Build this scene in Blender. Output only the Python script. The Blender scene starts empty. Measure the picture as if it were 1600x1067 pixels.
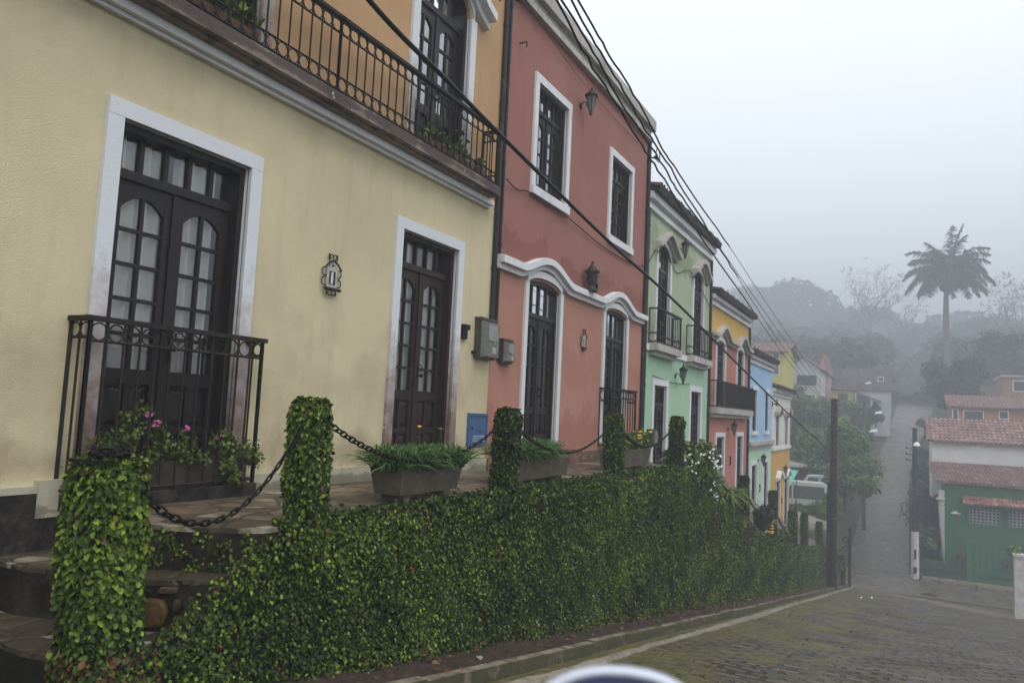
HAZE, OVER, EXPO, VB = .0060, 1.18, .37, 1
import bpy, math, random
import numpy as np
from mathutils import Vector, Matrix
from mathutils.geometry import tessellate_polygon
R = random.Random(11); NR = np.random.default_rng(11)
SC = bpy.context.scene; COL = SC.collection
PI = math.pi

# ------------------------------------------------------------ mesh helpers
class MB:
    def __init__(s): s.v = []; s.f = []
    def add(s, vs, fs):
        b = len(s.v); s.v += [tuple(p) for p in vs]; s.f += [tuple(b+i for i in f) for f in fs]
    def box(s, x0, x1, y0, y1, z0, z1):
        x0, x1 = min(x0, x1), max(x0, x1); y0, y1 = min(y0, y1), max(y0, y1); z0, z1 = min(z0, z1), max(z0, z1)
        s.add([(x0,y0,z0),(x1,y0,z0),(x1,y1,z0),(x0,y1,z0),(x0,y0,z1),(x1,y0,z1),(x1,y1,z1),(x0,y1,z1)],
              [(0,3,2,1),(4,5,6,7),(0,1,5,4),(1,2,6,5),(2,3,7,6),(3,0,4,7)])
    def fbox(s, u0, u1, v0, v1, w0, w1):          # facade box: u along the street, v up, w out of the wall
        s.box(-5+w0, -5+w1, u0, u1, v0, v1)
    def hexa(s, b, t):                             # two quads (bottom, top), counter-clockwise from above
        s.add(list(b)+list(t), [(0,3,2,1),(4,5,6,7),(0,1,5,4),(1,2,6,5),(2,3,7,6),(3,0,4,7)])
    def tube(s, pts, r, n=6, close=False, caps=True):
        pts = [Vector(p) for p in pts]; k = len(pts)
        rs = r if isinstance(r, (list, tuple)) else [r]*k
        vs = []; ref = Vector((0,0,1))
        t0 = (pts[1]-pts[0]).normalized()
        if abs(t0.z) > .9: ref = Vector((1,0,0))
        nx = t0.cross(ref).normalized()
        for i, p in enumerate(pts):
            a = pts[(i-1) % k] if (close or i > 0) else p
            c = pts[(i+1) % k] if (close or i < k-1) else p
            t = (c-a).normalized()
            nx = (nx - t*nx.dot(t))
            nx = nx.normalized() if nx.length > 1e-6 else t.orthogonal().normalized()
            ny = t.cross(nx)
            for j in range(n):
                an = 2*PI*j/n
                vs.append(p + (nx*math.cos(an)+ny*math.sin(an))*rs[i])
        fs = []
        for i in range(k if close else k-1):
            i2 = (i+1) % k
            for j in range(n):
                j2 = (j+1) % n
                fs.append((i*n+j, i*n+j2, i2*n+j2, i2*n+j))
        if caps and not close:
            fs.append(tuple(range(n))[::-1]); fs.append(tuple((k-1)*n+j for j in range(n)))
        s.add(vs, fs)
    def ring(s, c, ax, ay, r, wr, n=14, m=5):      # torus in the plane (ax, ay)
        ax, ay, c = Vector(ax), Vector(ay), Vector(c)
        s.tube([c+ax*(r*math.cos(2*PI*i/n))+ay*(r*math.sin(2*PI*i/n)) for i in range(n)], wr, m, close=True)
    def lathe(s, c, prof, n=16, ax=(0,0,1)):       # prof: [(r, h)]
        c = Vector(c); az = Vector(ax).normalized(); axx = az.orthogonal().normalized(); ay = az.cross(axx)
        vs = []
        for r, h in prof:
            for j in range(n):
                a = 2*PI*j/n; vs.append(c+az*h+axx*(r*math.cos(a))+ay*(r*math.sin(a)))
        fs = []
        for i in range(len(prof)-1):
            for j in range(n):
                j2 = (j+1) % n; fs.append((i*n+j, i*n+j2, (i+1)*n+j2, (i+1)*n+j))
        fs.append(tuple(range(n))[::-1]); fs.append(tuple((len(prof)-1)*n+j for j in range(n)))
        s.add(vs, fs)
    def prism(s, poly, d):                         # planar polygon (3D points) extruded by vector d
        poly = [Vector(p) for p in poly]; d = Vector(d); n = len(poly)
        tr = tessellate_polygon([poly])
        vs = poly+[p+d for p in poly]
        fs = [tuple(t) for t in tr]+[tuple(n+i for i in t)[::-1] for t in tr]
        fs += [(i, (i+1) % n, n+(i+1) % n, n+i) for i in range(n)]
        s.add(vs, fs)
    def grid(s, rows):
        n = len(rows[0]); vs = [p for r in rows for p in r]
        s.add(vs, [(i*n+j, i*n+j+1, (i+1)*n+j+1, (i+1)*n+j) for i in range(len(rows)-1) for j in range(n-1)])
    def build(s, name, mat, parent=None, smooth=False, fix=True):
        me = bpy.data.meshes.new(name); me.from_pydata(s.v, [], s.f)
        if fix:
            import bmesh
            bm = bmesh.new(); bm.from_mesh(me); bmesh.ops.recalc_face_normals(bm, faces=bm.faces); bm.to_mesh(me); bm.free()
        if smooth: me.polygons.foreach_set('use_smooth', [True]*len(me.polygons))
        me.update()
        return link(name, me, mat, parent)

def link(name, me, mat, parent=None):
    if mat is not None and not me.materials: me.materials.append(mat)
    o = bpy.data.objects.new(name, me); COL.objects.link(o)
    if parent is not None:
        o.parent = parent; o.matrix_parent_inverse = Matrix.Translation(-root_loc(parent))
    return o
def root_loc(p):
    return p.location.copy() if p.type == 'EMPTY' else Vector((0,0,0))
def tag(o, label, cat, group=None, kind=None):
    o['label'] = label; o['category'] = cat
    if group: o['group'] = group
    if kind: o['kind'] = kind
    return o
def thing(name, loc, label, cat, group=None):
    o = bpy.data.objects.new(name, None); COL.objects.link(o); o.location = loc; o.empty_display_size = .2
    return tag(o, label, cat, group)
def struct(o): o['kind'] = 'structure'; return o
def dup(o, loc=None, parent=None):
    c = o.copy(); COL.objects.link(c); inv = o.matrix_parent_inverse.copy()
    if parent is not None: c.parent = parent; c.matrix_parent_inverse = inv
    if loc is not None: c.location = loc
    for ch in o.children: dup(ch, None, c)
    return c

# ------------------------------------------------------------ material helpers
def newmat(name):
    m = bpy.data.materials.new(name); m.use_nodes = True
    nt = m.node_tree; b = nt.nodes['Principled BSDF']
    return m, nt, b
def nd(nt, typ, ins=None, **kw):
    n = nt.nodes.new(typ)
    for k, v in kw.items(): setattr(n, k, v)
    for k, v in (ins or {}).items():
        if isinstance(v, bpy.types.NodeSocket): nt.links.new(v, n.inputs[k])
        else: n.inputs[k].default_value = v
    return n
def c4(c): return (c[0], c[1], c[2], 1)
def pos(nt, sc=(1,1,1), loc=(0,0,0), rot=(0,0,0)):
    g = nd(nt, 'ShaderNodeNewGeometry')
    return nd(nt, 'ShaderNodeMapping', {'Vector': g.outputs['Position'], 'Scale': sc, 'Location': loc, 'Rotation': rot}).outputs[0]
def noise(nt, vec, scale, detail=4, rough=.55, out='Fac'):
    return nd(nt, 'ShaderNodeTexNoise', {'Vector': vec, 'Scale': scale, 'Detail': detail, 'Roughness': rough}).outputs[out]
def ramp(nt, fac, stops, interp='LINEAR'):
    n = nd(nt, 'ShaderNodeValToRGB', {'Fac': fac}); cr = n.color_ramp; cr.interpolation = interp
    while len(cr.elements) < len(stops): cr.elements.new(.5)
    for e, (p, c) in zip(cr.elements, stops):
        e.position = p; e.color = c4(c) if isinstance(c, (tuple, list)) else (c, c, c, 1)
    return n.outputs[0]
def mixc(nt, fac, a, b, mode='MIX'):
    n = nd(nt, 'ShaderNodeMix', data_type='RGBA', blend_type=mode)
    for k, v in ((0, fac), (6, a), (7, b)):
        if isinstance(v, bpy.types.NodeSocket): nt.links.new(v, n.inputs[k])
        else: n.inputs[k].default_value = v if k == 0 else c4(v)
    return n.outputs[2]
def mth(nt, op, a, b=0.0, c=None, clamp=False):
    n = nd(nt, 'ShaderNodeMath', operation=op, use_clamp=clamp)
    for i, v in enumerate((a, b, c)):
        if v is None: continue
        if isinstance(v, bpy.types.NodeSocket): nt.links.new(v, n.inputs[i])
        else: n.inputs[i].default_value = v
    return n.outputs[0]
def bump(nt, b, h, strength, dist=.02):
    n = nd(nt, 'ShaderNodeBump', {'Height': h, 'Strength': strength, 'Distance': dist})
    nt.links.new(n.outputs[0], b.inputs['Normal']); return n
def zpos(nt):
    g = nd(nt, 'ShaderNodeNewGeometry'); return nd(nt, 'ShaderNodeSeparateXYZ', {0: g.outputs['Position']}).outputs

def simple(name, col, rough=.6, var=.25, scale=6, bmp=0, bscale=60, metal=0, spec=.3, dirt=None, dirtscale=2.5, dirtamt=.55):
    m, nt, b = newmat(name)
    p = pos(nt); n = noise(nt, p, scale)
    lo = tuple(x*(1-var) for x in col); hi = tuple(min(1, x*(1+var)) for x in col)
    c = ramp(nt, n, [(.3, lo), (.7, hi)])
    if dirt:
        d = ramp(nt, noise(nt, p, dirtscale, 6, .65), [(dirtamt, 0.0), (dirtamt+.16, 1.0)])
        c = mixc(nt, d, c, dirt)
    nt.links.new(c, b.inputs['Base Color'])
    b.inputs['Roughness'].default_value = rough; b.inputs['Metallic'].default_value = metal
    b.inputs['Specular IOR Level'].default_value = spec
    if bmp: bump(nt, b, noise(nt, p, bscale, 3), bmp, .01)
    return m

def stucco(name, col, stain=None, bands=(), base_z=None, grain=90, bmp=.35, streak=.35, mottle=.07, soft=False, lichen=False):
    """painted render: mottled, rain streaks, damp patches at given heights (z, half height, amount)"""
    m, nt, b = newmat(name)
    p = pos(nt)
    c = ramp(nt, noise(nt, p, 1.1, 5), [(.3, tuple(x*(1-mottle) for x in col)), (.7, tuple(x*(1+mottle) for x in col))])
    st = stain or tuple(x*.55 for x in col)
    sv = noise(nt, pos(nt, (3, 3, .25)), 2.2, 6, .6)          # vertical rain streaks
    c = mixc(nt, mth(nt, 'MULTIPLY', ramp(nt, sv, [(.52, 0.0), (.8, 1.0)]), streak), c, st)
    z = zpos(nt)[2]
    blot = noise(nt, pos(nt, (1, 1, .8)), 1.4, 6, .62)
    for zc, hh, amt in bands:
        t = mth(nt, 'DIVIDE', mth(nt, 'ABSOLUTE', mth(nt, 'SUBTRACT', z, zc)), hh)
        k = mth(nt, 'ADD', mth(nt, 'SUBTRACT', 1.0, t), mth(nt, 'MULTIPLY', mth(nt, 'SUBTRACT', blot, .5), 4.2 if soft else 3.4))
        c = mixc(nt, mth(nt, 'MULTIPLY', ramp(nt, k, [(.3, 0.0), (1.0, 1.0)] if soft else [(.44, 0.0), (.52, .75), (.8, 1.0)]), amt), c, st)
    fine = noise(nt, p, 14, 5, .7)
    c = mixc(nt, mth(nt, 'MULTIPLY', ramp(nt, fine, [(.62, 0.0), (.75, 1.0)]), .25), c, st)
    if lichen: c = mixc(nt, ramp(nt, noise(nt, p, 7, 5, .6), [(.66, 0.0), (.70, .8)]), c, (.5,.47,.43))
    nt.links.new(c, b.inputs['Base Color']); b.inputs['Roughness'].default_value = .85
    b.inputs['Specular IOR Level'].default_value = .25
    h = mth(nt, 'ADD', noise(nt, p, grain, 3, .5), mth(nt, 'MULTIPLY', noise(nt, p, 8, 3), .6))
    bump(nt, b, h, bmp, .012)
    return m

def leafmat(name, stops, rough=.5, spec=.25):
    m, nt, b = newmat(name)
    a = nd(nt, 'ShaderNodeAttribute', attribute_name='tone')
    c = ramp(nt, a.outputs['Fac'], stops)
    nt.links.new(c, b.inputs['Base Color']); b.inputs['Roughness'].default_value = rough
    b.inputs['Specular IOR Level'].default_value = spec
    t = nd(nt, 'ShaderNodeBsdfTranslucent', {'Color': c})
    mx = nd(nt, 'ShaderNodeMixShader', {0: .22, 1: b.outputs[0], 2: t.outputs[0]})
    nt.links.new(mx.outputs[0], nt.nodes['Material Output'].inputs['Surface'])
    return m

def glassmat(name, tint=(.9,.95,.95), refl=.12):
    m, nt, b = newmat(name); nt.nodes.remove(b)
    fr = nd(nt, 'ShaderNodeFresnel', {'IOR': 1.5})
    tr = nd(nt, 'ShaderNodeBsdfTransparent', {'Color': c4(tint)})
    p = pos(nt)
    bp = nd(nt, 'ShaderNodeBump', {'Height': noise(nt, p, 3, 2), 'Strength': .06, 'Distance': .02})
    gl = nd(nt, 'ShaderNodeBsdfGlossy', {'Color': (.95,.97,1,1), 'Roughness': .03, 'Normal': bp.outputs[0]})
    f = mth(nt, 'ADD', fr.outputs[0], refl, clamp=True)
    mx = nd(nt, 'ShaderNodeMixShader', {0: f, 1: tr.outputs[0], 2: gl.outputs[0]})
    nt.links.new(mx.outputs[0], nt.nodes['Material Output'].inputs['Surface'])
    return m

# ------------------------------------------------------------ materials
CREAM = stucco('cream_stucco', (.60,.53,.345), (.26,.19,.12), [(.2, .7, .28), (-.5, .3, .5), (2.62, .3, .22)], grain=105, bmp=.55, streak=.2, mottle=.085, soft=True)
ORANGE = stucco('orange_stucco', (.455,.285,.15), (.25,.16,.095), [(2.95, .25, .5)], bmp=.3, streak=.3)
REDUP = stucco('faded_red_stucco', (.295,.130,.108), (.20,.072,.056), [(2.3, .42, .6), (6.0, .3, .3)], bmp=.2, streak=.3)
REDLO = stucco('salmon_red_stucco', (.40,.195,.148), (.32,.125,.09), [(-.35, .55, .6), (.75, .5, .3)], bmp=.2, streak=.3)
GRUP = stucco('weathered_pale_green', (.36,.42,.29), (.17,.19,.10), [(3.9, .5, .5), (1.7, .5, .45)], bmp=.2, streak=.5)
GRLO = stucco('mint_green_stucco', (.345,.53,.375), (.21,.34,.235), [(-.9, .4, .4)], bmp=.2, streak=.22)
SALUP = stucco('yellow_stucco', (.56,.36,.09), (.33,.22,.07), [(3.1, .3, .25)], bmp=.2)
SALMID = stucco('pink_stucco', (.42,.17,.135), (.26,.10,.08), [(.6, .4, .4), (-2.2, .5, .5)], bmp=.2)
BLUE = stucco('sky_blue_stucco', (.32,.50,.70), (.25,.33,.42), [(-.6, .3, .4)], bmp=.2, streak=.25)
PALEG = stucco('pale_green_stucco', (.44,.60,.45), (.28,.38,.27), [(-3.2, .4, .4)], bmp=.2)
WHITEW = stucco('white_stucco', (.66,.65,.61), (.38,.36,.32), [(-.9, .4, .35)], bmp=.2, streak=.35)
OCHRE = stucco('ochre_stucco', (.55,.33,.095), (.34,.2,.07), [(-4.4, .5, .4)], bmp=.2)
TRIM = stucco('white_trim', (.65,.665,.685), (.33,.28,.26), [], grain=60, bmp=.25, streak=.3)
def trim_dirty(name, z0, z1):
    m, nt, b = newmat(name); p = pos(nt)
    z = zpos(nt)[2]; n = noise(nt, p, 6, 7, .7)
    k = mth(nt, 'ADD', nd(nt, 'ShaderNodeMapRange', {0: z, 1: z1, 2: z0}).outputs[0], mth(nt, 'MULTIPLY', mth(nt, 'SUBTRACT', n, .5), 1.1))
    c = ramp(nt, k, [(.15, (.63,.66,.70)), (.48, (.43,.385,.38)), (.8, (.23,.165,.14)), (1.0, (.14,.095,.08))])
    w = ramp(nt, noise(nt, pos(nt, (1,1,.5)), 9, 6, .7), [(.62, 0.0), (.66, 1.0)])
    band = ramp(nt, mth(nt, 'ABSOLUTE', mth(nt, 'SUBTRACT', z, z0+.35)), [(.1, 1.0), (.3, 0.0)])
    c = mixc(nt, mth(nt, 'MULTIPLY', w, band), c, (.66,.66,.66))
    nt.links.new(c, b.inputs['Base Color']); b.inputs['Roughness'].default_value = .85
    bump(nt, b, noise(nt, p, 55, 4), .4, .01)
    return m
TRIMD = trim_dirty('white_trim_stained_brown', -.55, 1.25)
TRIMU = trim_dirty('white_trim_stained_grey', 2.6, 4.3)
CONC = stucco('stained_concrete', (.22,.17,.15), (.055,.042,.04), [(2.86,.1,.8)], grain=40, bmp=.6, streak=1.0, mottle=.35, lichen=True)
CONCL = stucco('pale_grey_concrete', (.42,.40,.37), (.16,.14,.12), [], grain=40, bmp=.4, streak=.8, mottle=.2)
def woodmat(name, a, bcol, rough=.33):
    m, nt, b = newmat(name)
    g = noise(nt, pos(nt, (9, 9, .7)), 5, 5, .6)
    c = ramp(nt, g, [(.3, a), (.72, bcol)])
    nt.links.new(c, b.inputs['Base Color']); b.inputs['Roughness'].default_value = rough; b.inputs['Specular IOR Level'].default_value = .3
    bump(nt, b, g, .12, .01); return m
WOOD = woodmat('dark_varnished_wood', (.007,.0055,.006), (.019,.013,.013), .42)
WOODR = woodmat('red_brown_wood', (.014,.006,.006), (.032,.013,.012), .5)
CARVED = woodmat('old_carved_wood', (.012,.009,.008), (.04,.026,.02), .5)
IRON = simple('black_iron', (.008,.0075,.0075), .55, .4, 14, .15, 80, spec=.2)
RUST = simple('rusty_iron', (.014,.010,.009), .6, .5, 14, .2, 80, spec=.3, dirt=(.05,.022,.013), dirtscale=12)
GLASS = glassmat('window_glass', (1,1,1), .06); GLASSU = glassmat('sky_reflecting_glass', (.75,.8,.82), .30)
def curtain():
    m, nt, b = newmat('white_curtain'); b.inputs['Base Color'].default_value = (.90,.91,.86,1); b.inputs['Roughness'].default_value = .9
    t = nd(nt, 'ShaderNodeBsdfTranslucent', {'Color': (.7,.72,.68,1)})
    mx = nd(nt, 'ShaderNodeMixShader', {0: .08, 1: b.outputs[0], 2: t.outputs[0]})
    nt.links.new(mx.outputs[0], nt.nodes['Material Output'].inputs['Surface']); return m
CURT = curtain()
DARKIN = simple('dark_room', (.02,.02,.022), .9)
TERRA = simple('concrete_planter', (.115,.092,.072), .85, .3, 7, .4, 40, dirt=(.055,.05,.04), dirtscale=5)
TROUGH = simple('dark_wood_trough', (.05,.036,.028), .7, .4, 9, .3, 40)
PLASTIC = simple('grey_meter_box', (.06,.056,.05), .5, .25, 8, .1, dirt=(.11,.10,.08), dirtscale=9)
PLASTICL = simple('clear_meter_cover', (.16,.165,.145), .3, .3, 8, 0, dirt=(.06,.06,.045), dirtscale=8)
BLUEM = simple('blue_painted_metal', (.05,.11,.24), .45, .25, 8, .1, 50, dirt=(.03,.06,.13), dirtscale=8)
BLUEL = simple('worn_blue_louvre', (.35,.45,.6), .5, .2)
PIPE = simple('black_pipe', (.012,.011,.011), .5, .4, 4, .1, dirt=(.05,.04,.036), dirtscale=5)
TILE = simple('dark_roof_tile', (.035,.032,.031), .85, .5, 5, .3, 30, dirt=(.07,.065,.05), dirtscale=3)
def redtile(name, a, b2, c2):
    m, nt, b = newmat(name); p = pos(nt)
    v = nd(nt, 'ShaderNodeTexVoronoi', {'Vector': p, 'Scale': 4.0})
    c = ramp(nt, nd(nt, 'ShaderNodeSeparateColor', {0: v.outputs['Color']}).outputs[0], [(.1, a), (.6, b2), (.95, c2)])
    c = mixc(nt, ramp(nt, noise(nt, p, 1.2, 6, .65), [(.55, 0.0), (.72, .7)]), c, (.07,.06,.055))
    nt.links.new(c, b.inputs['Base Color']); b.inputs['Roughness'].default_value = .85; return m
REDTILE = redtile('red_clay_tile', (.15,.08,.068), (.22,.12,.10), (.31,.20,.175))
BROWNTILE = redtile('brown_clay_tile', (.15,.085,.07), (.22,.12,.10), (.26,.15,.12))
GREENB = stucco('dark_green_paint', (.030,.135,.055), (.018,.075,.035), [(-8.0, .5, .5)], grain=30, bmp=.15, streak=.4)
GREENT = simple('green_trim', (.06,.15,.085), .7, .15)
WOODPOLE = simple('tarred_pole', (.016,.014,.013), .75, .4, 6, .3, 30)
POLEGREY = simple('grey_pole', (.10,.085,.075), .8, .3, 5, .2)
WHITEP = simple('white_painted_concrete', (.52,.51,.49), .8, .2, 5, .2, 30, dirt=(.2,.17,.14), dirtscale=4, dirtamt=.6)
IVYL = leafmat('creeping_fig_leaf', [(0, (.008,.016,.004)), (.25, (.030,.058,.009)), (.48, (.082,.142,.016)), (.71, (.195,.285,.032)), (.93, (.32,.40,.05)), (.955, (.10,.055,.025)), (1, (.16,.07,.04))])
IVYD = leafmat('creeping_fig_leaf_dark', [(0, (.007,.014,.004)), (.32, (.026,.050,.009)), (.62, (.068,.115,.016)), (.88, (.16,.225,.03)), (.96,(.24,.29,.04)), (1, (.10,.055,.025))])
GRASSL = leafmat('strap_leaf', [(0, (.022,.055,.015)), (.5, (.07,.15,.04)), (.85, (.13,.23,.07)), (1, (.2,.25,.09))], .35)
FOLI = leafmat('tree_leaf', [(0, (.022,.052,.014)), (.5, (.075,.155,.035)), (.85, (.16,.27,.065)), (1, (.27,.37,.12))], .5)
FOLD = leafmat('dark_tree_leaf', [(0, (.012,.022,.012)), (.6, (.025,.045,.02)), (1, (.05,.075,.03))], .6)
FERN = leafmat('herb_leaf', [(0, (.03,.055,.012)), (.5, (.11,.165,.03)), (1, (.25,.31,.06))], .5)
BARK = simple('bark', (.055,.042,.035), .9, .4, 8, .5, 25)
IVYCORE = simple('light_blocking_core', (.018,.018,.010), .95, .5, 20, .5, 40, dirt=(.045,.028,.016), dirtscale=8)  # dark green-brown solids behind the leaves, added to block light
PINK = simple('pink_petal', (.55,.13,.33), .6, .2); YEL = simple('yellow_petal', (.75,.45,.02), .6, .15)
WHITEF = simple('white_petal', (.8,.8,.78), .6, .05)
WIREM = simple('black_wire', (.012,.012,.013), .55, .2)
WIREG = simple('grey_wire', (.05,.05,.055), .5, .2)
LAMPH = simple('white_lamp_head', (.75,.76,.76), .4, .05)
SOIL = simple('leaf_litter_soil', (.035,.022,.016), .95, .6, 30, .8, 50, dirt=(.09,.05,.03), dirtscale=22)
def moss(name, col, mcol, rough=.85, ms=2.5, b1=45, bs=.6, amt=.5, face=0.0):
    m, nt, b = newmat(name); p = pos(nt)
    c = ramp(nt, noise(nt, p, 9, 6, .65), [(.3, tuple(x*.65 for x in col)), (.7, tuple(x*1.3 for x in col))])
    mv = noise(nt, p, ms, 7, .7)
    if face: mv = mth(nt, 'ADD', mv, mth(nt, 'MULTIPLY', nd(nt, 'ShaderNodeSeparateXYZ', {0: nd(nt, 'ShaderNodeNewGeometry').outputs['True Normal']}).outputs[0], face))  # road-facing sides darkened in the colour by orientation, beyond the random moss
    k = ramp(nt, mv, [(amt-.06, 0.0), (amt+.1, 1.0)])
    c = mixc(nt, mth(nt, 'MULTIPLY', k, .85), c, mcol)
    nt.links.new(c, b.inputs['Base Color']); b.inputs['Roughness'].default_value = rough; b.inputs['Specular IOR Level'].default_value = .15
    bump(nt, b, noise(nt, p, b1, 5, .6), bs, .015); return m
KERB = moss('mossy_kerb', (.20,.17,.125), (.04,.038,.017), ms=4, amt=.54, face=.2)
STONEW = moss('stained_stone', (.040,.031,.023), (.008,.008,.006), ms=4, bs=1.0, b1=12, amt=.44)
AMBER = moss('amber_stone', (.115,.066,.024), (.05,.034,.016), ms=6, bs=.8, b1=14, amt=.56)
PLINTH = moss('black_damp_plinth', (.05,.042,.037), (.010,.010,.010), ms=5, bs=.7, b1=25, amt=.44)
def flagstone(name, sc=2.6, dark=False):
    m, nt, b = newmat(name)
    p = pos(nt, (1, .8, 1)); w = noise(nt, p, 2.2, 3, .5, 'Color')
    p2 = nd(nt, 'ShaderNodeVectorMath', {0: p, 1: nd(nt, 'ShaderNodeVectorMath', {0: w, 3: .10}, operation='SCALE').outputs[0]}, operation='ADD').outputs[0]
    e = nd(nt, 'ShaderNodeTexVoronoi', {'Vector': p2, 'Scale': sc}, feature='DISTANCE_TO_EDGE').outputs[0]
    v = nd(nt, 'ShaderNodeTexVoronoi', {'Vector': p2, 'Scale': sc})
    hue = nd(nt, 'ShaderNodeSeparateColor', {0: v.outputs['Color']}).outputs[0]
    c = ramp(nt, hue, [(.05, (.09,.06,.04)), (.4, (.19,.13,.085)), (.7, (.25,.185,.13)), (1, (.42,.37,.30))] if not dark else [(.05, (.035,.028,.02)), (.45, (.075,.055,.036)), (.75, (.14,.105,.07)), (.86, (.36,.31,.24)), (1, (.46,.42,.35))])
    c = mixc(nt, ramp(nt, noise(nt, p, 12, 6, .7), [(.4, 0.0), (.72, .85)]), c, (.05,.04,.026))
    c = mixc(nt, ramp(nt, noise(nt, pos(nt, (1,.6,1)), 2.3, 6, .7), [(.42, 0.0), (.62, .8)]), c, (.055,.045,.028))
    g = ramp(nt, e, [(.02, 1.0), (.06, 0.0)])
    c = mixc(nt, g, c, (.045,.038,.028))
    nt.links.new(c, b.inputs['Base Color'])
    nt.links.new(ramp(nt, noise(nt, p, 4, 4), [(.35, .35), (.7, .8)]), b.inputs['Roughness'])
    h = mth(nt, 'ADD', ramp(nt, e, [(.01, 0.0), (.08, 1.0)]), mth(nt, 'MULTIPLY', noise(nt, p, 25, 4), .5))
    b.inputs['Specular IOR Level'].default_value = .3
    bump(nt, b, h, .6, .02); return m
FLAG = flagstone('flagstones', 3.6); FLAGD = flagstone('muddy_step_flagstones', 6.0, True)
def cobble(name, dark=1.0, mossy=.5, scale=1.0, wet=0.0):
    m, nt, b = newmat(name)
    p = pos(nt); wv = noise(nt, p, 1.3, 3, .5, 'Color')
    p2 = nd(nt, 'ShaderNodeVectorMath', {0: p, 1: nd(nt, 'ShaderNodeVectorMath', {0: wv, 3: .32}, operation='SCALE').outputs[0]}, operation='ADD').outputs[0]
    br = nd(nt, 'ShaderNodeTexBrick', {'Vector': p2, 'Color1': (.2,.2,.2,1), 'Color2': (.9,.9,.9,1), 'Mortar': (0,0,0,1), 'Scale': scale,
            'Mortar Size': .032, 'Mortar Smooth': .3, 'Bias': 0, 'Brick Width': .31, 'Row Height': .20})
    tone = nd(nt, 'ShaderNodeSeparateColor', {0: br.outputs['Color']}).outputs[0]
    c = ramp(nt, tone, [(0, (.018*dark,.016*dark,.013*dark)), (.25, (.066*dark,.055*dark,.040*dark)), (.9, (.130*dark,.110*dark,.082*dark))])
    c = mixc(nt, ramp(nt, noise(nt, pos(nt, (.5,3.2,.5)), 1.5, 5, .65), [(.45, 0.0), (.68, .75)]), c, (.03*dark,.026*dark,.021*dark))
    big = noise(nt, p, .55, 5, .6)
    c = mixc(nt, ramp(nt, big, [(.45, 0.0), (.7, .6)]), c, (.07*dark,.05*dark,.034*dark))
    sep = zpos(nt)
    ms = noise(nt, pos(nt, (.9,.35,.9)), 1.6, 7, .68)
    edge = nd(nt, 'ShaderNodeMapRange', {0: sep[0], 1: -2.7, 2: .9, 3: .17, 4: -.06}).outputs[0]
    mk = ramp(nt, mth(nt, 'ADD', ms, edge), [(mossy+.07, 0.0), (mossy+.22, 1.0)])
    mo = mth(nt, 'MULTIPLY', mk, mth(nt, 'SUBTRACT', 1.0, mth(nt, 'MULTIPLY', tone, .5)))
    c = mixc(nt, mo, c, (.10,.092,.018))
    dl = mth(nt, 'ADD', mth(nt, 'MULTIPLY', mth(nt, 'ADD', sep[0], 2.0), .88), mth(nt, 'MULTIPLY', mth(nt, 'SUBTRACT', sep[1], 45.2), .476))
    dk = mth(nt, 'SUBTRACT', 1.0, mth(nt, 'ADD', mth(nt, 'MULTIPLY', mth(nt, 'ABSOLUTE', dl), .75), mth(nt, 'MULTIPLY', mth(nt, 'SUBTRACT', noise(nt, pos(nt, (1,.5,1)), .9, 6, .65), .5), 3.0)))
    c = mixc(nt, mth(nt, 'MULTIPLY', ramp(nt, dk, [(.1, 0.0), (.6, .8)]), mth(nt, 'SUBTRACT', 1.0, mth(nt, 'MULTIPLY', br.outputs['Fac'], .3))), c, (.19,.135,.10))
    nt.links.new(c, b.inputs['Base Color'])
    nt.links.new(ramp(nt, noise(nt, p, .9, 5), [(.38, .36-.12*wet), (.62, .78-.35*wet)]), b.inputs['Roughness'])
    b.inputs['Specular IOR Level'].default_value = .32+.35*wet
    h = mth(nt, 'ADD', mth(nt, 'MULTIPLY', mth(nt, 'SUBTRACT', 1.0, br.outputs['Fac']), 1.0), mth(nt, 'MULTIPLY', noise(nt, p, 22, 4), .5))
    bump(nt, b, h, 1.0, .06); return m
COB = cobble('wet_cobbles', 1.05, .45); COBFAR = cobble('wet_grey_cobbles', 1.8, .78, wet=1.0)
EARTH = moss('grassy_earth', (.07,.055,.035), (.035,.05,.015), ms=1.2, amt=.45, b1=10)
DIRT = moss('sandy_dirt', (.20,.155,.115), (.10,.085,.06), ms=2.0, amt=.52, b1=20)

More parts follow.
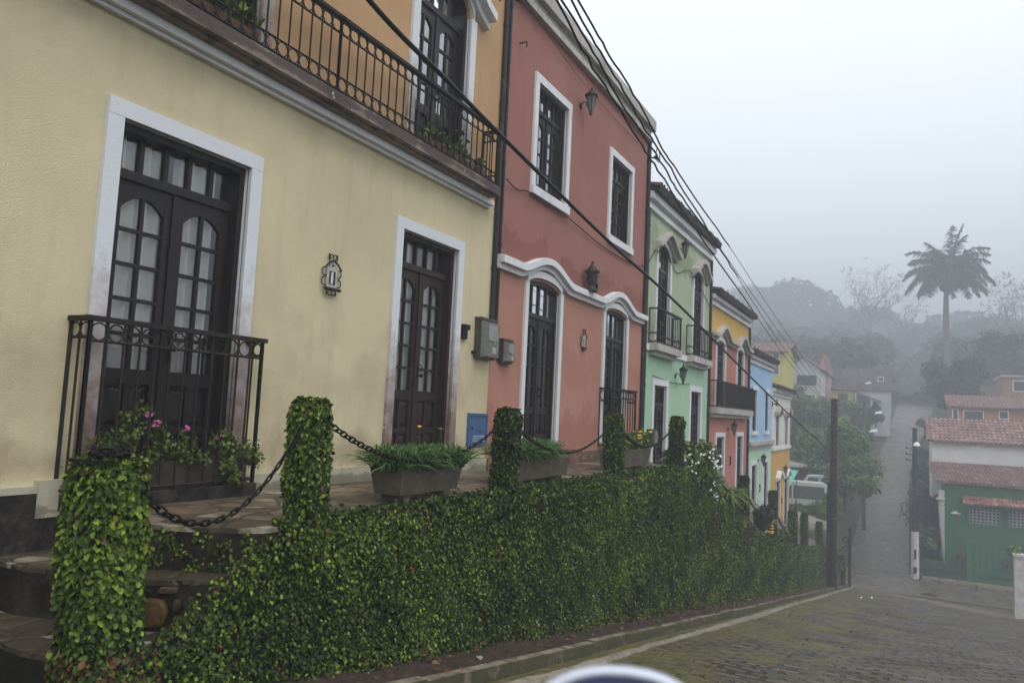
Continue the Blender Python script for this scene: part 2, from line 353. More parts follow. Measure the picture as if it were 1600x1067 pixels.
# ------------------------------------------------------------ foliage
def norm(a): return a/np.maximum(np.linalg.norm(a, axis=-1, keepdims=True), 1e-9)
def leaf_obj(name, P, N, size, mat, parent=None, jit=.6, down=.6, wid=.36, tone=None, droop=.1):
    n = len(P)
    N = norm(N+jit*NR.normal(size=(n,3)))
    d = np.array([0,0,-1.0]); T = NR.normal(size=(n,3))*(1-down)+d*down*1.6
    T = norm(T-N*np.sum(T*N, 1, keepdims=True)); B = np.cross(N, T)
    L = (np.asarray(size)*np.ones(n)*NR.uniform(.65, 1.25, n))[:,None]; W = L*wid
    up = N*L*.10
    V = np.stack([P, P+T*.32*L-B*W+up, P+T*.72*L-B*W*.8+up, P+T*L-N*L*droop, P+T*.72*L+B*W*.8+up, P+T*.32*L+B*W+up], 1).reshape(-1,3)
    base = (np.arange(n)*6)[:,None]
    F = np.concatenate([base+np.array([0,1,2,3]), base+np.array([0,3,4,5])], 1).reshape(-1)
    me = bpy.data.meshes.new(name)
    me.vertices.add(n*6); me.vertices.foreach_set('co', V.astype(np.float32).ravel())
    me.loops.add(n*8); me.loops.foreach_set('vertex_index', F.astype(np.int32))
    me.polygons.add(n*2); me.polygons.foreach_set('loop_start', np.arange(0, n*8, 4, dtype=np.int32))
    me.polygons.foreach_set('loop_total', np.full(n*2, 4, dtype=np.int32))
    me.update(calc_edges=True)
    if tone is None: tone = NR.beta(1.6, 2.6, n)
    at = me.attributes.new('tone', 'FLOAT', 'POINT'); at.data.foreach_set('value', np.repeat(np.clip(tone, 0, 1), 6).astype(np.float32))
    return link(name, me, mat, parent)
def lump(P, s, seed):                               # cheap smooth random field for clumps of tone
    g = np.random.default_rng(seed); k = g.normal(size=(5,3))/s; ph = g.uniform(0, 6.28, 5)
    return np.mean(np.sin(P@k.T+ph), 1)
def blades(name, P, D, length, mat, parent=None, wid=.012, sag=.5, seg=4):
    """long arching strap leaves from P in direction D (n x 3, mostly upward)"""
    n = len(P); D = norm(D); L = (length*NR.uniform(.6, 1.15, n))[:,None]
    side = norm(np.cross(D, NR.normal(size=(n,3))*.4+np.array([0,0,1.0])))
    rows = []
    for i in range(seg+1):
        t = i/seg
        c = P+D*L*t; c[:,2] -= (sag*L[:,0]*t*t*t)*1.0
        h = D.copy(); h[:,2] = 0
        c = c+h*L*sag*.5*t*t
        w = wid*(1-t**2.2)+.0008
        rows.append(c-side*w); rows.append(c+side*w)
    V = np.stack(rows, 1).reshape(-1,3); m2 = 2*(seg+1)
    fl = np.concatenate([np.array([2*i,2*i+1,2*i+3,2*i+2]) for i in range(seg)])
    F = ((np.arange(n)*m2)[:,None]+fl[None,:]).reshape(-1)
    me = bpy.data.meshes.new(name); k = n*seg
    me.vertices.add(len(V)); me.vertices.foreach_set('co', V.astype(np.float32).ravel())
    me.loops.add(len(F)); me.loops.foreach_set('vertex_index', F.astype(np.int32))
    me.polygons.add(k); me.polygons.foreach_set('loop_start', np.arange(0, k*4, 4, dtype=np.int32)); me.polygons.foreach_set('loop_total', np.full(k, 4, dtype=np.int32))
    me.update(calc_edges=True)
    at = me.attributes.new('tone', 'FLOAT', 'POINT'); at.data.foreach_set('value', np.repeat(NR.beta(2,2,n), m2).astype(np.float32))
    return link(name, me, mat, parent)
def blobs(centres, radii, n, shell=.55):
    c = np.array(centres, float); r = np.array(radii, float)
    if r.ndim == 1: r = np.repeat(r[:,None], 3, 1)
    w = np.prod(r, 1)**(2/3); idx = NR.choice(len(c), n, p=w/w.sum())
    d = norm(NR.normal(size=(n,3))); q = (shell+(1-shell)*NR.uniform(0,1,n))[:,None]
    return c[idx]+d*q*r[idx], d
# ------------------------------------------------------------ facade building blocks (u along street, v up, w out)
def P(u, v, w=0.0): return Vector((-5+w, u, v))
def hole(u0, u1, v0, v1, arch=0.0, n=12):
    if not arch: return [(u0,v0),(u1,v0),(u1,v1),(u0,v1)]
    c, h = (u0+u1)/2, (u1-u0)/2
    return [(u0,v0),(u1,v0)]+[(c+h*math.cos(PI*i/n), v1+arch*math.sin(PI*i/n)**.9) for i in range(n+1)]
def wall(name, u0, u1, v0, v1, holes, mat, parent, reveal=.2, back=6.0):
    outer = [(u0,v0),(u1,v0),(u1,v1),(u0,v1)]
    loops = [outer]+holes
    flat = [p for l in loops for p in l]
    tr = tessellate_polygon([[Vector((p[0], p[1], 0)) for p in l] for l in loops])
    m = MB(); m.add([P(*p) for p in flat], tr)
    for l in holes:
        k = len(l)
        m.add([P(*p) for p in l]+[P(p[0], p[1], -reveal) for p in l], [(i, (i+1) % k, k+(i+1) % k, k+i) for i in range(k)])
    m.add([P(*p) for p in outer]+[P(p[0], p[1], -back) for p in outer], [(i, (i+1) % 4, 4+(i+1) % 4, 4+i) for i in range(4)]+[(4,5,6,7)])
    return m.build(name, mat, parent, fix=False)
def surround(u0, u1, v0, v1, wd, mat, parent, arch=0.0, t=.035, sill=0.0, name='surround', rv=.035):
    m = MB()
    m.fbox(u0-wd, u0, v0, v1, -.01, t); m.fbox(u1, u1+wd, v0, v1, -.01, t)
    if not arch:
        m.fbox(u0-wd, u1+wd, v1, v1+wd, -.01, t+.002)
    else:
        n = 14; c, h = (u0+u1)/2, (u1-u0)/2
        band(m, [(c-(h+wd/2)*math.cos(PI*i/n), v1+(arch+wd/2)*math.sin(PI*i/n)**.9) for i in range(n+1)], t, -wd*.45, wd*.5)
    m.fbox(u0-.001, u0+.007, v0, v1, -rv, -.011); m.fbox(u1-.007, u1+.001, v0, v1, -rv, -.011)
    if not arch: m.fbox(u0+.007, u1-.007, v1-.007, v1+.001, -rv, -.011)
    if sill: m.fbox(u0-wd-.003, u1+wd+.003, v0-sill, v0, -.01, t+.03)
    return m.build(name, mat, parent)
def band(m, path, w, a, b, w0=-.02):
    vs = []; k = len(path)
    for u, v in path: vs += [P(u, v+a, w0), P(u, v+a, w), P(u, v+b, w), P(u, v+b, w0)]
    fs = [(i*4+j, i*4+(j+1) % 4, (i+1)*4+(j+1) % 4, (i+1)*4+j) for i in range(k-1) for j in range(4)]
    fs += [(0,1,2,3), tuple((k-1)*4+j for j in (3,2,1,0))]
    m.add(vs, fs)
def ogee(u, centres, hw, A, e=0.0):
    v = 0
    for c in centres:
        t = abs(u-c)/hw
        if t < 1: v = A*(.5+.5*math.cos(PI*t))**.75
        elif e and t < 1.35: v = e*math.sin((t-1)/.35*PI)
    return v
def hood(parent, u0, u1, v, centres, hw, A, mat, wa=.07, wb=.15, h=.17, name='hood_moulding', n=60, e=0.0):
    path = [(u0+(u1-u0)*i/n, v+ogee(u0+(u1-u0)*i/n, centres, hw, A, e)) for i in range(n+1)]
    m = MB(); band(m, path, wa, 0, h*.42); band(m, path, wb, h*.42+.001, h*.95); band(m, path, wb*.7, h*.951, h)
    return m.build(name, mat, parent)
def leaf_mb(a, b, v0, v1, d, rows, pf, cols=2, archtop=True):
    """one glazed door leaf; pf = share of the height taken by the wood panels"""
    m = MB(); st = .085 if b-a > .5 else .07; t0, t1 = -d, -d+.045
    vp = v0+(v1-v0)*pf
    m.fbox(a, a+st, v0, v1, t0, t1); m.fbox(b-st, b, v0, v1, t0, t1)
    ga, gb = a+st, b-st; top = v1-.10
    m.fbox(ga, gb, top, v1, t0, t1-.001)
    if pf > 0:
        m.fbox(ga, gb, vp-.11, vp, t0, t1-.001); m.fbox(ga, gb, v0, v0+.12, t0, t1-.001)
        m.fbox(ga, gb, v0+.12, vp-.11, t0, t0+.012)
        vm = v0+.12+(vp-.11-v0-.12)*.36
        m.fbox(ga, gb, vm-.03, vm+.03, t0+.001, t1-.004)
        cw = (gb-ga)/2
        m.fbox(ga+cw-.02, ga+cw+.02, v0+.12, vp-.11, t0+.002, t1-.006)
        for c in range(2):
            for lo, hi in ((v0+.12, vm-.03), (vm+.03, vp-.11)):
                x0, x1, y0, y1 = ga+c*cw+.025, ga+(c+1)*cw-.025, lo+.02, hi-.02; q = .035
                m.add([P(x0,y0,t0+.012),P(x1,y0,t0+.012),P(x1,y1,t0+.012),P(x0,y1,t0+.012),
                       P(x0+q,y0+q,t0+.035),P(x1-q,y0+q,t0+.035),P(x1-q,y1-q,t0+.035),P(x0+q,y1-q,t0+.035)],
                      [(4,5,6,7),(0,1,5,4),(1,2,6,5),(2,3,7,6),(3,0,4,7)])
    else:
        m.fbox(ga, gb, v0, v0+.09, t0, t1-.001); vp = v0+.09
    for c in range(1, cols): x = ga+(gb-ga)*c/cols; m.fbox(x-.014, x+.014, vp, top, t0+.004, t1-.006)
    for r in range(1, rows): y = vp+(top-vp)*r/rows; m.fbox(ga, gb, y-.014, y+.014, t0+.005, t1-.007)
    if archtop:
        n = 8; H = .10; poly = [P(ga, top+.002, t0+.001)]
        poly += [P(ga+(gb-ga)*i/n, top-H*(1-math.sin(PI*i/n)**.8), t0+.001) for i in range(n+1)]+[P(gb, top+.002, t0+.001)]
        m.prism(poly, (.04,0,0))
    return m, (ga, gb, vp, top)
def french(parent, u0, u1, v0, v1, d=.17, rows=5, th=.38, arch=0.0, pf=.36, wood=None, glass=None, curtains=False, mull=5, handle=True, name='door'):
    wood = wood or WOOD; m = MB(); f = .055; t0, t1 = -d-.02, -d+.06; jf = -.038
    m.fbox(u0+.001, u0+f, v0, v1, t0, jf); m.fbox(u1-f, u1-.001, v0, v1, t0, jf)
    if pf == 0: m.fbox(u0+f, u1-f, v0, v0+.05, t0, t1)
    c, h = (u0+u1)/2, (u1-u0)/2
    if arch:
        n = 12; p = [(c-(h-.02)*math.cos(PI*i/n), v1+(arch-.02)*math.sin(PI*i/n)**.9) for i in range(n+1)]
        band(m, p, jf, -.035, .03, t0)
    else: m.fbox(u0+f, u1-f, v1-f, v1-.001, t0, jf)
    vt = v1-th if th else v1-f
    if th:
        m.fbox(u0+f, u1-f, vt-.035, vt+.035, t0, t1+.015)
        for i in range(1, mull):
            x = u0+f+(u1-u0-2*f)*i/mull
            tp = v1-f if not arch else v1+arch*math.sqrt(max(0, 1-((x-c)/h)**2))**.9-.03
            m.fbox(x-.018, x+.018, vt+.035, tp, t0+.02, t1-.012)
    D = m.build(name, wood, parent)
    a, b = u0+f, u1-f; bot = v0 if pf else v0+.05; topl = vt-.035 if th else vt
    g = MB(); quads = []
    for s in (0, 1):
        x0, x1 = (a, c-.002) if s == 0 else (c+.002, b)
        lm, ga = leaf_mb(x0, x1, bot+.005, topl-.004, d, rows, pf)
        lm.build('door_leaf' if pf else 'casement', wood, D); quads.append(ga)
    k = MB(); k.fbox(c-.03, c+.03, bot+.01, topl-.01, -d+.046, -d+.062); k.build('meeting_strip', wood, D)
    gw = -d+.02
    for ga, gb, lo, hi in quads: g.add([P(ga-.005,lo-.005,gw),P(gb+.005,lo-.005,gw),P(gb+.005,hi+.005,gw),P(ga-.005,hi+.005,gw)], [(0,1,2,3)])
    if th:
        if arch:
            n = 12; pl = [P(u0+.02, vt, gw)]+[P(c-(h-.03)*math.cos(PI*i/n), v1+(arch-.03)*math.sin(PI*i/n)**.9, gw) for i in range(n+1)]+[P(u1-.02, vt, gw)]
            g.add(pl, [tuple(range(len(pl)))])
        else: g.add([P(a-.005,vt,gw),P(b+.005,vt,gw),P(b+.005,v1-f+.005,gw),P(a-.005,v1-f+.005,gw)], [(0,1,2,3)])
    g.build('pane', glass or GLASS, D, fix=False)
    if curtains:
        cm = MB(); lo = quads[0][2]-.05; hi = v1-f
        for ga, gb, _, _ in quads:
            w = gb-ga; n = 40; rows_ = []
            for y in (lo, (lo+hi)/2, hi):
                rows_.append([P(ga-.03+(w+.06)*i/n, y, -d-.075+.05*math.sin(i*.62+ga*3)+.012*math.sin(i*1.9+y)) for i in range(n+1)])
            cm.grid(rows_)
        cm.build('curtain', CURT, D, smooth=True, fix=False)
    if handle and pf:
        hm = MB(); hv = bot+(topl-bot)*.43
        hm.fbox(c+.045, c+.075, hv-.09, hv+.09, -d+.045, -d+.052); hm.lathe(P(c+.06, hv+.03, -d+.05), [(.01,0),(.01,.03),(.022,.04),(.024,.055),(.012,.066)], 10, (1,0,0))
        hm.ring(P(c+.06, hv+.13, -d+.075), (0,1,0), (0,0,1), .03, .006)
        hm.build('handle', IRON, D)
    return D
def railing(parent, u0, u1, w, v0, v1, mat=None, step=.105, rings='top', sides=(1,1), rail=.05, bar=.008, name='railing', w_in=0.0):
    mat = mat or IRON; m = MB()
    def seg(A, B):
        A, B = Vector(A), Vector(B); L = (B-A).length; dirn = (B-A).normalized(); n = max(1, round(L/step)); q = L/n
        def hb(z, r): m.tube([A+Vector((0,0,z-v0)), B+Vector((0,0,z-v0))], r, 5)
        hb(v0+.03, bar*1.2)
        lo = v0; hi = v1
        if rings in ('top', 'both'): hb(v1-q-.005, bar*1.1)
        if rings in ('bottom', 'both'): hb(v0+.03+q, bar*1.1)
        for i in range(n+1):
            p = A+dirn*(q*i); big = i in (0, n)
            m.tube([p, p+Vector((0,0,v1-v0))], bar*(2.0 if big else 1), 5)
            if i < n:
                for z in ([v1-q/2-.005] if rings in ('top','both') else [])+([v0+.03+q/2] if rings in ('bottom','both') else []):
                    m.ring(A+dirn*(q*(i+.5))+Vector((0,0,z-v0)), dirn, (0,0,1), q*.46, bar*.7)
    wi = w_in
    seg(P(u0, v0, w), P(u1, v0, w))
    if sides[0]: seg(P(u0, v0, wi), P(u0, v0, w))
    if sides[1]: seg(P(u1, v0, wi), P(u1, v0, w))
    o = m.build(name, mat, parent)
    t = MB(); t.fbox(u0-.03, u1+.03, v1, v1+.035, w-.035, w+.03)
    if sides[0]: t.fbox(u0-.03, u0+.03, v1+.001, v1+.034, wi, w-.036)
    if sides[1]: t.fbox(u1-.03, u1+.03, v1+.001, v1+.034, wi, w-.036)
    t.build('handrail', mat, o)
    return o
def corr_roof(name, A, along, up, cols, rows, mat, parent=None, h=.05, thick=.04, per=5):
    """barrel tiles: A lower corner, along = vector of the eave, up = vector up the slope"""
    A, al, upv = Vector(A), Vector(along), Vector(up); nz = al.cross(upv).normalized()
    if nz.z < 0: nz = -nz
    m = MB(); R_ = []
    for r in range(rows):
        for e in (0.0, 1.0):
            row = []
            for i in range(cols*per+1):
                s = i/(cols*per)
                hh = h*abs(math.sin(PI*i/per))**.8 + (thick if e == 0 else 0)*(.9+.2*math.sin(i*12.9+r*7.7))
                row.append(A+al*s+upv*((r+e*1.0)/rows)+nz*hh)
            R_.append(row)
    m.grid(R_)
    a2 = A-nz*.05
    m.add([A, A+al, A+al+upv, A+upv]+[a2, a2+al, a2+al+upv, a2+upv], [(4,5,6,7),(0,1,5,4),(1,2,6,5),(2,3,7,6),(3,0,4,7)])
    f = [A+al*(i/(cols*per)) for i in range(cols*per+1)]
    m.grid([f, R_[0]])
    return m.build(name, mat, parent, fix=False)
def eave(parent, u0, u1, v, vt, p=.27, tile=True):
    """stepped cornice from v up to the tiles at vt, and the strip of barrel tiles above"""
    m = MB(); h = vt-v
    m.fbox(u0, u1, v, v+h*.24, -.01, .07); m.fbox(u0+.002, u1-.002, v+h*.24, v+h*.50, -.01, .035)
    m.fbox(u0, u1, v+h*.50, v+h*.88, -.01, .15); m.fbox(u0+.01, u1-.01, v+h*.88, vt-.03, -.01, .10)
    m.build('cornice', TRIM, parent)
    L = u1-u0
    corr_roof('roof', P(u0-.02, vt, p), (0, L+.04, 0), (-5.5, 0, 1.7), int(L/.2), 14, TILE, parent, h=.085, thick=.06)
def pipe(parent, u, v0, v1, r=.045, w=.06, mat=None):
    m = MB(); m.tube([P(u, v0, w), P(u, v1, w)], r, 10)
    v = v1-.4
    while v > v0+.2: m.tube([P(u, v-.03, w), P(u, v+.03, w)], r*1.25, 10); v -= 1.15
    return m.build('drainpipe', mat or PIPE, parent)
def textmesh(name, s, size, M4, mat, parent, ext=.01):
    cu = bpy.data.curves.new(name, 'FONT'); cu.body = s; cu.size = size; cu.extrude = ext; cu.align_x = 'CENTER'; cu.align_y = 'CENTER'
    to = bpy.data.objects.new(name, cu); COL.objects.link(to)
    dg = bpy.context.evaluated_depsgraph_get(); me = bpy.data.meshes.new_from_object(to.evaluated_get(dg)); me.name = name
    bpy.data.objects.remove(to); bpy.data.curves.remove(cu); me.transform(M4); me.materials.clear()
    return link(name, me, mat, parent)
def on_wall(u, v, w): return Matrix(((0,0,1,-5+w),(1,0,0,u),(0,1,0,v),(0,0,0,1)))
def facing_y(x, y, z): return Matrix(((1,0,0,x),(0,0,-1,y),(0,1,0,z),(0,0,0,1)))

# ------------------------------------------------------------ house 1: cream below, orange above
H1 = thing('house', (-5, 4, -.8), 'cream house with orange upper storey, a long balcony and white framed doors', 'house', 'row of painted houses')
bd = (3.33, 4.52, -.62, 1.95); sd = (6.74, 7.92, -.62, 1.95)
wall('lower_wall', -6, 8.87, -1.9, 2.80, [hole(*bd), hole(*sd)], CREAM, H1)
ud = (6.80, 7.92, 2.90, 4.98); ul = (3.38, 4.50, 2.90, 4.98); uk = (0, 1.12, 2.9, 4.98)
wall('upper_wall', -6, 8.87, 2.80, 6.9, [hole(*ud, .33), hole(*ul, .33), hole(*uk, .33)], ORANGE, H1)
for d in (bd, sd):
    surround(*d, .125, TRIMD, H1)
    french(H1, *d, rows=5, th=.36, curtains=True, wood=WOOD if d is bd else WOODR)
for d in (ud, ul, uk):
    surround(*d, .13, TRIMU, H1, arch=.33)
    french(H1, *d, rows=4, th=.18, arch=.33, glass=GLASSU)
    c = (d[0]+d[1])/2
    hood(H1, c-.92, c+.92, 5.04, [c], .8, .42, TRIM, .09, .2, .22, n=40, e=-.05)
m = MB()                                                              # plinth: damp black on the stair side, pale strip along the terrace
m.fbox(-6, 3.17, -2.2, -.665, -.01, .045); m.build('plinth', PLINTH, H1)
m = MB(); m.fbox(3.172, 8.86, -.9, -.655, -.01, .04); m.fbox(2.97, 3.168, -.84, -.60, -.01, .052); m.fbox(-6, 2.968, -.68, -.635, -.01, .05)
m.build('skirting', stucco('chalky_skirting', (.44,.42,.32), (.17,.15,.11), [(-.8,.12,.8)], bmp=.6, streak=.5), H1)
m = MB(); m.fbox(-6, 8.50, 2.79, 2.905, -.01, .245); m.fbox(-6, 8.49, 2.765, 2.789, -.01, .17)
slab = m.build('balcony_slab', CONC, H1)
m = MB(); m.fbox(-6, 8.62, 2.695, 2.764, -.01, .10); m.fbox(-6, 8.61, 2.66, 2.694, -.01, .05); m.build('cornice', TRIM, H1)
for a, b in ((-1.2, 2.05), (2.05, 5.3), (5.3, 8.42)):
    railing(H1, a, b, .215, 2.905, 3.62, step=.128, rings='both', sides=(0, b > 8), bar=.0085)
railing(H1, 3.11, 4.62, .21, -.70, .455, RUST, step=.125, rings='top', bar=.009)
m = MB(); m.fbox(3.11, 4.62, -.80, -.70, .045, .26); m.fbox(3.13, 4.60, -.86, -.80, .045, .2); m.build('balcony_sill', PLINTH, H1)
m = MB(); m.fbox(-6.2, 8.86, 6.9, 7.1, -6, .2); m.build('roof', TILE, H1)
pipe(H1, 8.82, 1.1, 6.9, .034, .036)
# ------------------------------------------------------------ house 2: red
H2 = thing('house', (-5, 12, -.8), 'red two storey house with a white wavy moulding above its two arched doors', 'house', 'row of painted houses')
r1 = (9.92, 11.08, -.70, 1.86); r2 = (13.17, 14.37, -.52, 1.86)
w1 = (9.96, 11.09, 3.36, 4.99); w2 = (13.22, 14.38, 3.36, 4.92)
wall('lower_wall', 8.872, 15.46, -2.6, 1.98, [hole(r1[0], r1[1], r1[2], r1[3], .12), hole(r2[0], r2[1], r2[2], r2[3], .12)], REDLO, H2)
wall('upper_wall', 8.872, 15.46, 1.98, 6.0, [hole(*w1), hole(*w2)], REDUP, H2)
for d in (r1, r2):
    surround(d[0], d[1], d[2], d[3]+.04, .11, TRIM, H2, arch=.12)
    french(H2, *d, rows=4, th=.42, arch=.12, mull=4, d=.12)
for d in (w1, w2):
    surround(*d, .125, TRIM, H2, sill=.13)
    french(H2, *d, rows=4, th=.36, pf=0, mull=4, glass=GLASSU, name='window', d=.15)
    g = MB()
    for i in range(1, 7): u = d[0]+(d[1]-d[0])*i/7; g.tube([P(u, d[2], -.05), P(u, d[3], -.05)], .008, 5)
    g.build('window_bars', IRON, H2)
hood(H2, 8.93, 15.44, 1.925, [10.5, 13.77], .92, .24, TRIM, .06, .13, .19, n=120)
m = MB(); m.fbox(8.875, 15.50, 5.93, 6.03, -.01, .09); m.fbox(8.876, 15.47, 6.03, 6.17, -.01, .045); m.fbox(8.875, 15.53, 6.17, 6.40, -6, .14)
m.build('cornice', CONCL, H2)
m = MB(); m.fbox(8.875, 15.45, -.98, -.66, -.01, .06); m.build('plinth', moss('rubble_plinth', (.20,.12,.085), (.07,.06,.045), ms=8, b1=12), H2)
railing(H2, 13.06, 14.52, .2, -.6, .45, IRON, step=.14, rings='top', bar=.011)
m = MB(); m.fbox(13.05, 14.53, -.68, -.6, -.01, .25); m.build('balcony_slab', CONC, H2)
pipe(H2, 8.96, 1.0, 6.1, .024, .028); pipe(H2, 15.42, -.9, 5.9, .04, .045)
# ------------------------------------------------------------ house 3: green
H3 = thing('house', (-5, 18.5, -1.1), 'green house with two small upper balconies and a dark tiled eave', 'house', 'row of painted houses')
u1_ = (16.37, 17.36, 1.58, 3.66); u2_ = (19.62, 20.66, 1.58, 3.66); l1 = (16.35, 17.32, -1.1, .70); l2 = (19.58, 20.62, -1.15, .70)
wall('upper_wall', 15.465, 21.56, 1.46, 4.75, [hole(*u1_, .26), hole(*u2_, .26)], GRUP, H3)
wall('lower_wall', 15.465, 21.56, -3.6, 1.46, [hole(*l1), hole(*l2)], GRLO, H3)
for d in (u1_, u2_):
    surround(*d, .11, TRIM, H3, arch=.26); french(H3, *d, rows=4, th=.3, arch=.26, mull=3, d=.11)
    c = (d[0]+d[1])/2; hood(H3, c-.84, c+.84, 3.74, [c], .72, .32, CONCL, .10, .21, .2, n=40, e=-.06)
for d in (l1, l2): surround(*d, .14, TRIM, H3); french(H3, *d, rows=4, th=.42, mull=3, d=.11)
m = MB(); m.fbox(15.47, 21.55, 1.42, 1.56, -.01, .05); m.build('string_course', TRIM, H3)
for a, b in ((15.88, 17.75), (19.05, 20.98)):
    m = MB(); m.fbox(a-.05, b+.05, 1.43, 1.585, -.01, .235); m.fbox(a+.05, b-.05, 1.33, 1.43, -.01, .13); m.build('balcony_slab', CONCL, H3)
    railing(H3, a, b, .2, 1.585, 2.33, IRON, step=.16, rings='bottom', bar=.011)
eave(H3, 15.47, 21.57, 4.50, 4.90)
pipe(H3, 15.53, -1, 4.5, .035, .04); pipe(H3, 21.5, -1.6, 4.5, .035, .04)
# ------------------------------------------------------------ house 4: yellow over pink
H4 = thing('house', (-5, 24.6, -2.5), 'pink house with a yellow band under its roof and one long balcony', 'house', 'row of painted houses')
s1 = (22.5, 23.62, .36, 2.33); s2 = (25.55, 26.62, .36, 2.33); t1 = (22.68, 23.72, -2.5, -.52); t2 = (25.72, 26.66, -2.6, -.52)
wall('attic_wall', 21.565, 27.6, 2.4, 3.5, [], SALUP, H4)
wall('middle_wall', 21.565, 27.6, -3.0, 2.4, [hole(*d) for d in (t1, t2)]+[hole(d[0], d[1], d[2], 2.2, .12) for d in (s1, s2)], SALMID, H4)
wall('base_wall', 21.565, 27.6, -5.2, -3.0, [], SALMID, H4)
for d in (s1, s2):
    surround(d[0], d[1], d[2], 2.24, .12, TRIM, H4, arch=.12); french(H4, d[0], d[1], d[2], 2.2, rows=4, th=.3, arch=.12, mull=3, d=.11)
for d in (t1, t2): surround(*d, .13, TRIM, H4); french(H4, *d, rows=4, th=.4, mull=3, d=.11)
hood(H4, 21.6, 27.58, 2.30, [23.06, 26.08], .9, .34, CONCL, .09, .2, .2, n=120)
m = MB(); m.fbox(21.7, 27.3, .17, .35, -.01, .26); m.fbox(21.75, 27.25, .06, .17, -.01, .15); m.build('balcony_slab', CONCL, H4)
railing(H4, 21.75, 27.25, .22, .35, 1.09, IRON, step=.17, rings='none', bar=.017)
eave(H4, 21.57, 27.61, 3.29, 3.62)
pipe(H4, 27.55, -3.2, 3.3, .04, .045)
textmesh('house_number', '3', .42, on_wall(24.72, -1.3, .02), IRON, H4, .015)
# ------------------------------------------------------------ house 5: blue over pale green
H5 = thing('house', (-5, 30.3, -3.6), 'sky blue house with a pale green ground floor and two narrow windows', 'house', 'row of painted houses')
b1 = (28.5, 29.35, -.36, 1.13); b2 = (31.28, 32.05, -.36, 1.13); c1 = (28.5, 29.5, -3.5, -1.6); c2 = (31.2, 32.1, -3.6, -1.6)
wall('upper_wall', 27.605, 33.05, -.95, 2.25, [hole(*b1), hole(*b2)], BLUE, H5)
wall('lower_wall', 27.605, 33.05, -6.2, -.95, [hole(*c1), hole(*c2)], PALEG, H5)
for d in (b1, b2):
    french(H5, *d, rows=4, th=.3, pf=0, mull=2, name='window', d=.15)
    m = MB(); m.fbox(d[0]-.12, d[1]+.12, d[3]+.01, d[3]+.16, -.01, .06); m.fbox(d[0]-.1, d[1]+.1, d[2]-.14, d[2]-.01, -.01, .07)
    m.fbox(d[0]-.06, d[0], d[2], d[3], -.01, .02); m.fbox(d[1], d[1]+.06, d[2], d[3], -.01, .02); m.build('surround', TRIM, H5)
for d in (c1, c2): surround(*d, .13, TRIM, H5); french(H5, *d, rows=4, th=.35, mull=2, d=.11)
m = MB(); m.fbox(27.61, 33.04, -1.0, -.88, -.01, .07); m.fbox(27.61, 33.04, -.88, -.74, -.01, .15); m.build('string_course', CONCL, H5)
eave(H5, 27.61, 33.06, 2.08, 2.42)
textmesh('house_number', '2', .42, on_wall(30.35, -2.55, .02), IRON, H5, .015)
# ------------------------------------------------------------ house 6: white over ochre
H6 = thing('house', (-5, 36, -4.8), 'white house with an ochre ground floor, last of the row', 'house', 'row of painted houses')
e1 = (34.1, 34.95, -1.0, .15); e2 = (36.85, 37.65, -1.0, .15); f1 = (34.5, 35.5, -4.7, -2.65); f2 = (36.9, 38.0, -4.8, -2.65)
wall('upper_wall', 33.055, 38.7, -1.13, 1.35, [hole(*d, .2) for d in (e1, e2)], WHITEW, H6)
wall('lower_wall', 33.055, 38.7, -7.4, -1.13, [hole(*d, .2) for d in (f1, f2)], OCHRE, H6)
for d in (e1, e2, f1, f2):
    lo = d in (f1, f2)
    surround(*d, .12, TRIM, H6, arch=.2); french(H6, *d, rows=4, th=.2, arch=.2, pf=.36 if lo else 0, mull=2, d=.11, name='door' if lo else 'window')
    c = (d[0]+d[1])/2; hood(H6, c-.75, c+.75, d[3]+.1, [c], .62, .26, TRIM if lo else CONCL, .09, .2, .2, n=30)
m = MB(); m.fbox(33.06, 38.71, -1.2, -1.06, -.01, .06); m.build('string_course', TRIM, H6)
eave(H6, 33.06, 38.72, 1.12, 1.42)
textmesh('house_number', '1', .42, on_wall(36.2, -3.5, .02), IRON, H6, .015)
# ------------------------------------------------------------ ground heights
def lerp(t, pts):
    if t <= pts[0][0]: return pts[0][1]
    for (a, x), (b, y) in zip(pts, pts[1:]):
        if t <= b: return x+(y-x)*(t-a)/(b-a)
    return pts[-1][1]
RP = [(-30, 3.69), (44.5, -8.45), (47.5, -8.75), (52.5, -8.75), (55, -8.45), (112, 1.75), (130, 4.2), (165, 8.5), (300, 28.5), (350, 30), (425, 20)]
def rz(y): return lerp(y, RP)
def sst(a, b, x): t = min(1, max(0, (x-a)/(b-a))); return t*t*(3-2*t)
def gz(x, y):
    z = rz(y)
    if y < 46 and x > 6: z += .05*(x-6)*0
    k = sst(56, 72, y)
    z += 4.6*k*sst(2.8, 6.0, abs(x))+1.5*k*sst(8, 40, abs(x))
    if x < -3.5 and y > 39.5: z = max(z, -5.3*sst(39.5, 40.5, y)+z*(1-sst(39.5, 40.5, y))) if y < 75 else z
    z += 3.5*sst(200, 300, y)*math.sin(x*-.036+.9)
    return z
